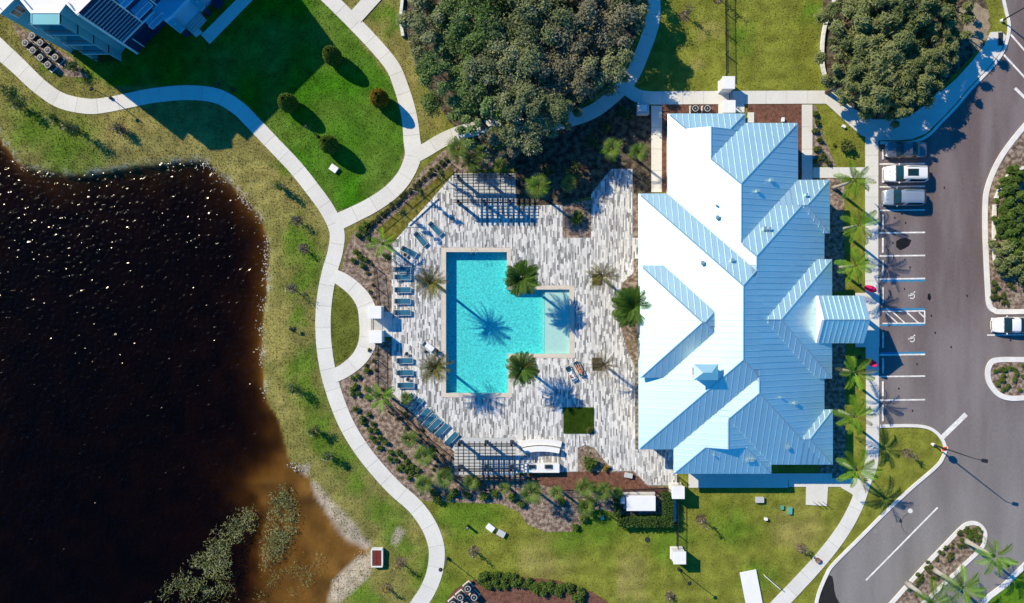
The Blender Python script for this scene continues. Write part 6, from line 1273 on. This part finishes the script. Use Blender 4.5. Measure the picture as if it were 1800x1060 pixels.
scatter([(250, 1062), (300, 1010), (345, 960), (385, 915), (420, 886), (450, 888), (455, 920), (440, 960), (412, 985), (408, 1020), (425, 1062)], 7500, .18, .35, 'leaf_reed', 'aquatic_plants', 'grey green emergent plants at the edge of the dark water', WATER_Z)
scatter([(470, 865), (500, 848), (520, 870), (528, 905), (520, 945), (495, 985), (462, 1008), (448, 1000), (452, 960), (465, 910)], 4200, .17, .35, 'leaf_reed', 'aquatic_plants', 'oval bed of olive water plants in the shallows', WATER_Z)
scatter([(500, 985), (560, 960), (580, 1000), (560, 1062), (440, 1062), (450, 1020)], 1500, .13, .12, 'leaf_reed', 'aquatic_plants', 'sparse brown water plants beside the sand bar', WATER_Z, thin=.62)
ns = 2600; s_ = rng.random(ns) * (len(shore_w) - 1); i_ = s_.astype(int); f_ = s_ - i_; A_ = np.array(shore_w); pt = A_[i_] * (1 - f_)[:, None] + A_[i_ + 1] * f_[:, None]; ppx_ = pt[:, 0] * PPM + 900; ppy_ = 530 - pt[:, 1] * PPM; kp = (vnoise(ppx_, ppy_, 22, 44) > .68) & (ppx_ > -20) & (ppx_ < 640)
pt = pt[kp] + rng.normal(0, .35, (kp.sum(), 2)); C = np.concatenate([pt, np.full((len(pt), 1), WATER_Z + .06)], 1); V_, F_, T_ = leaves_np(C, np.tile((0, 0, 1.), (len(C), 1)), .13 * (.4 + rng.random(len(C))), .5 + .5 * rng.random(len(C)), .4, .5)
mat('debris', (0.20, 0.20, 0.15), .9, attr='tone', col2=(.50, .50, .44), var=.2); o = link('shore_debris', np_mesh('shore_debris', V_, F_, M['debris'], {'tone': T_})); o['kind'] = 'stuff'; o['label'] = 'bleached stems and scum along the waterline'
# grass blades over the open lawns
ng = 480000; x_ = rng.uniform(-60.5, 60.5, ng); y_ = rng.uniform(-36, 36, ng); ok = ~in_poly(x_, y_, shore_w)
for poly in EXCL:
    xs = [p[0] for p in poly]; ys = [p[1] for p in poly]; bb = (x_ > min(xs)) & (x_ < max(xs)) & (y_ > min(ys)) & (y_ < max(ys)); j_ = np.where(bb & ok)[0]
    if len(j_): ok[j_[in_poly(x_[j_], y_[j_], poly)]] = False
CLUBR = [(h[0], h[1], h[2], h[3]) for h in HIPS]
for x0, x1, y0, y1 in CLUBR: ok &= ~((x_ > x0) & (x_ < x1) & (y_ > y0) & (y_ < y1))
x_, y_ = x_[ok], y_[ok]; n = len(x_); gi = np.clip(((x_ + 76) / .4).round().astype(int), 0, nxg - 1); gj = np.clip(((y_ + 47) / .4).round().astype(int), 0, nyg - 1); z_ = zz.reshape(nyg, nxg)[gj, gi]
cb = ground_col(x_, y_) * (0.8 + 0.6 * rng.random((n, 1))) * (1 + .18 * (rng.random((n, 3)) - .5)); hgt = 0.03 + 0.06 * rng.random(n) * np.where(x_ * PPM + 900 < 560, 1.5, 1.0)
V_ = np.zeros((n, 4, 3)); an = rng.random(n) * 6.283; wd = .02 + .035 * rng.random(n); ln_ = rng.normal(0, .06, (n, 2)); ca, sa = np.cos(an) * wd, np.sin(an) * wd
V_[:, 0] = np.stack([x_ - ca, y_ - sa, z_ - .02], 1); V_[:, 1] = np.stack([x_ + ca, y_ + sa, z_ - .02], 1); V_[:, 2] = np.stack([x_ + ca * .6 + ln_[:, 0], y_ + sa * .6 + ln_[:, 1], z_ + hgt], 1); V_[:, 3] = np.stack([x_ - ca * .6 + ln_[:, 0], y_ - sa * .6 + ln_[:, 1], z_ + hgt * .9], 1)
go = link('grass', np_mesh('grass', V_.reshape(-1, 3), np.arange(4 * n).reshape(n, 4), M['grass_blade'], {'Col': np.repeat(np.concatenate([np.clip(cb, 0, 1), np.ones((n, 1))], 1), 4, 0)})); go['kind'] = 'stuff'; go['label'] = 'short lawn grass with lush and dry patches'
print('objects', len(bpy.data.objects), 'grass', n)
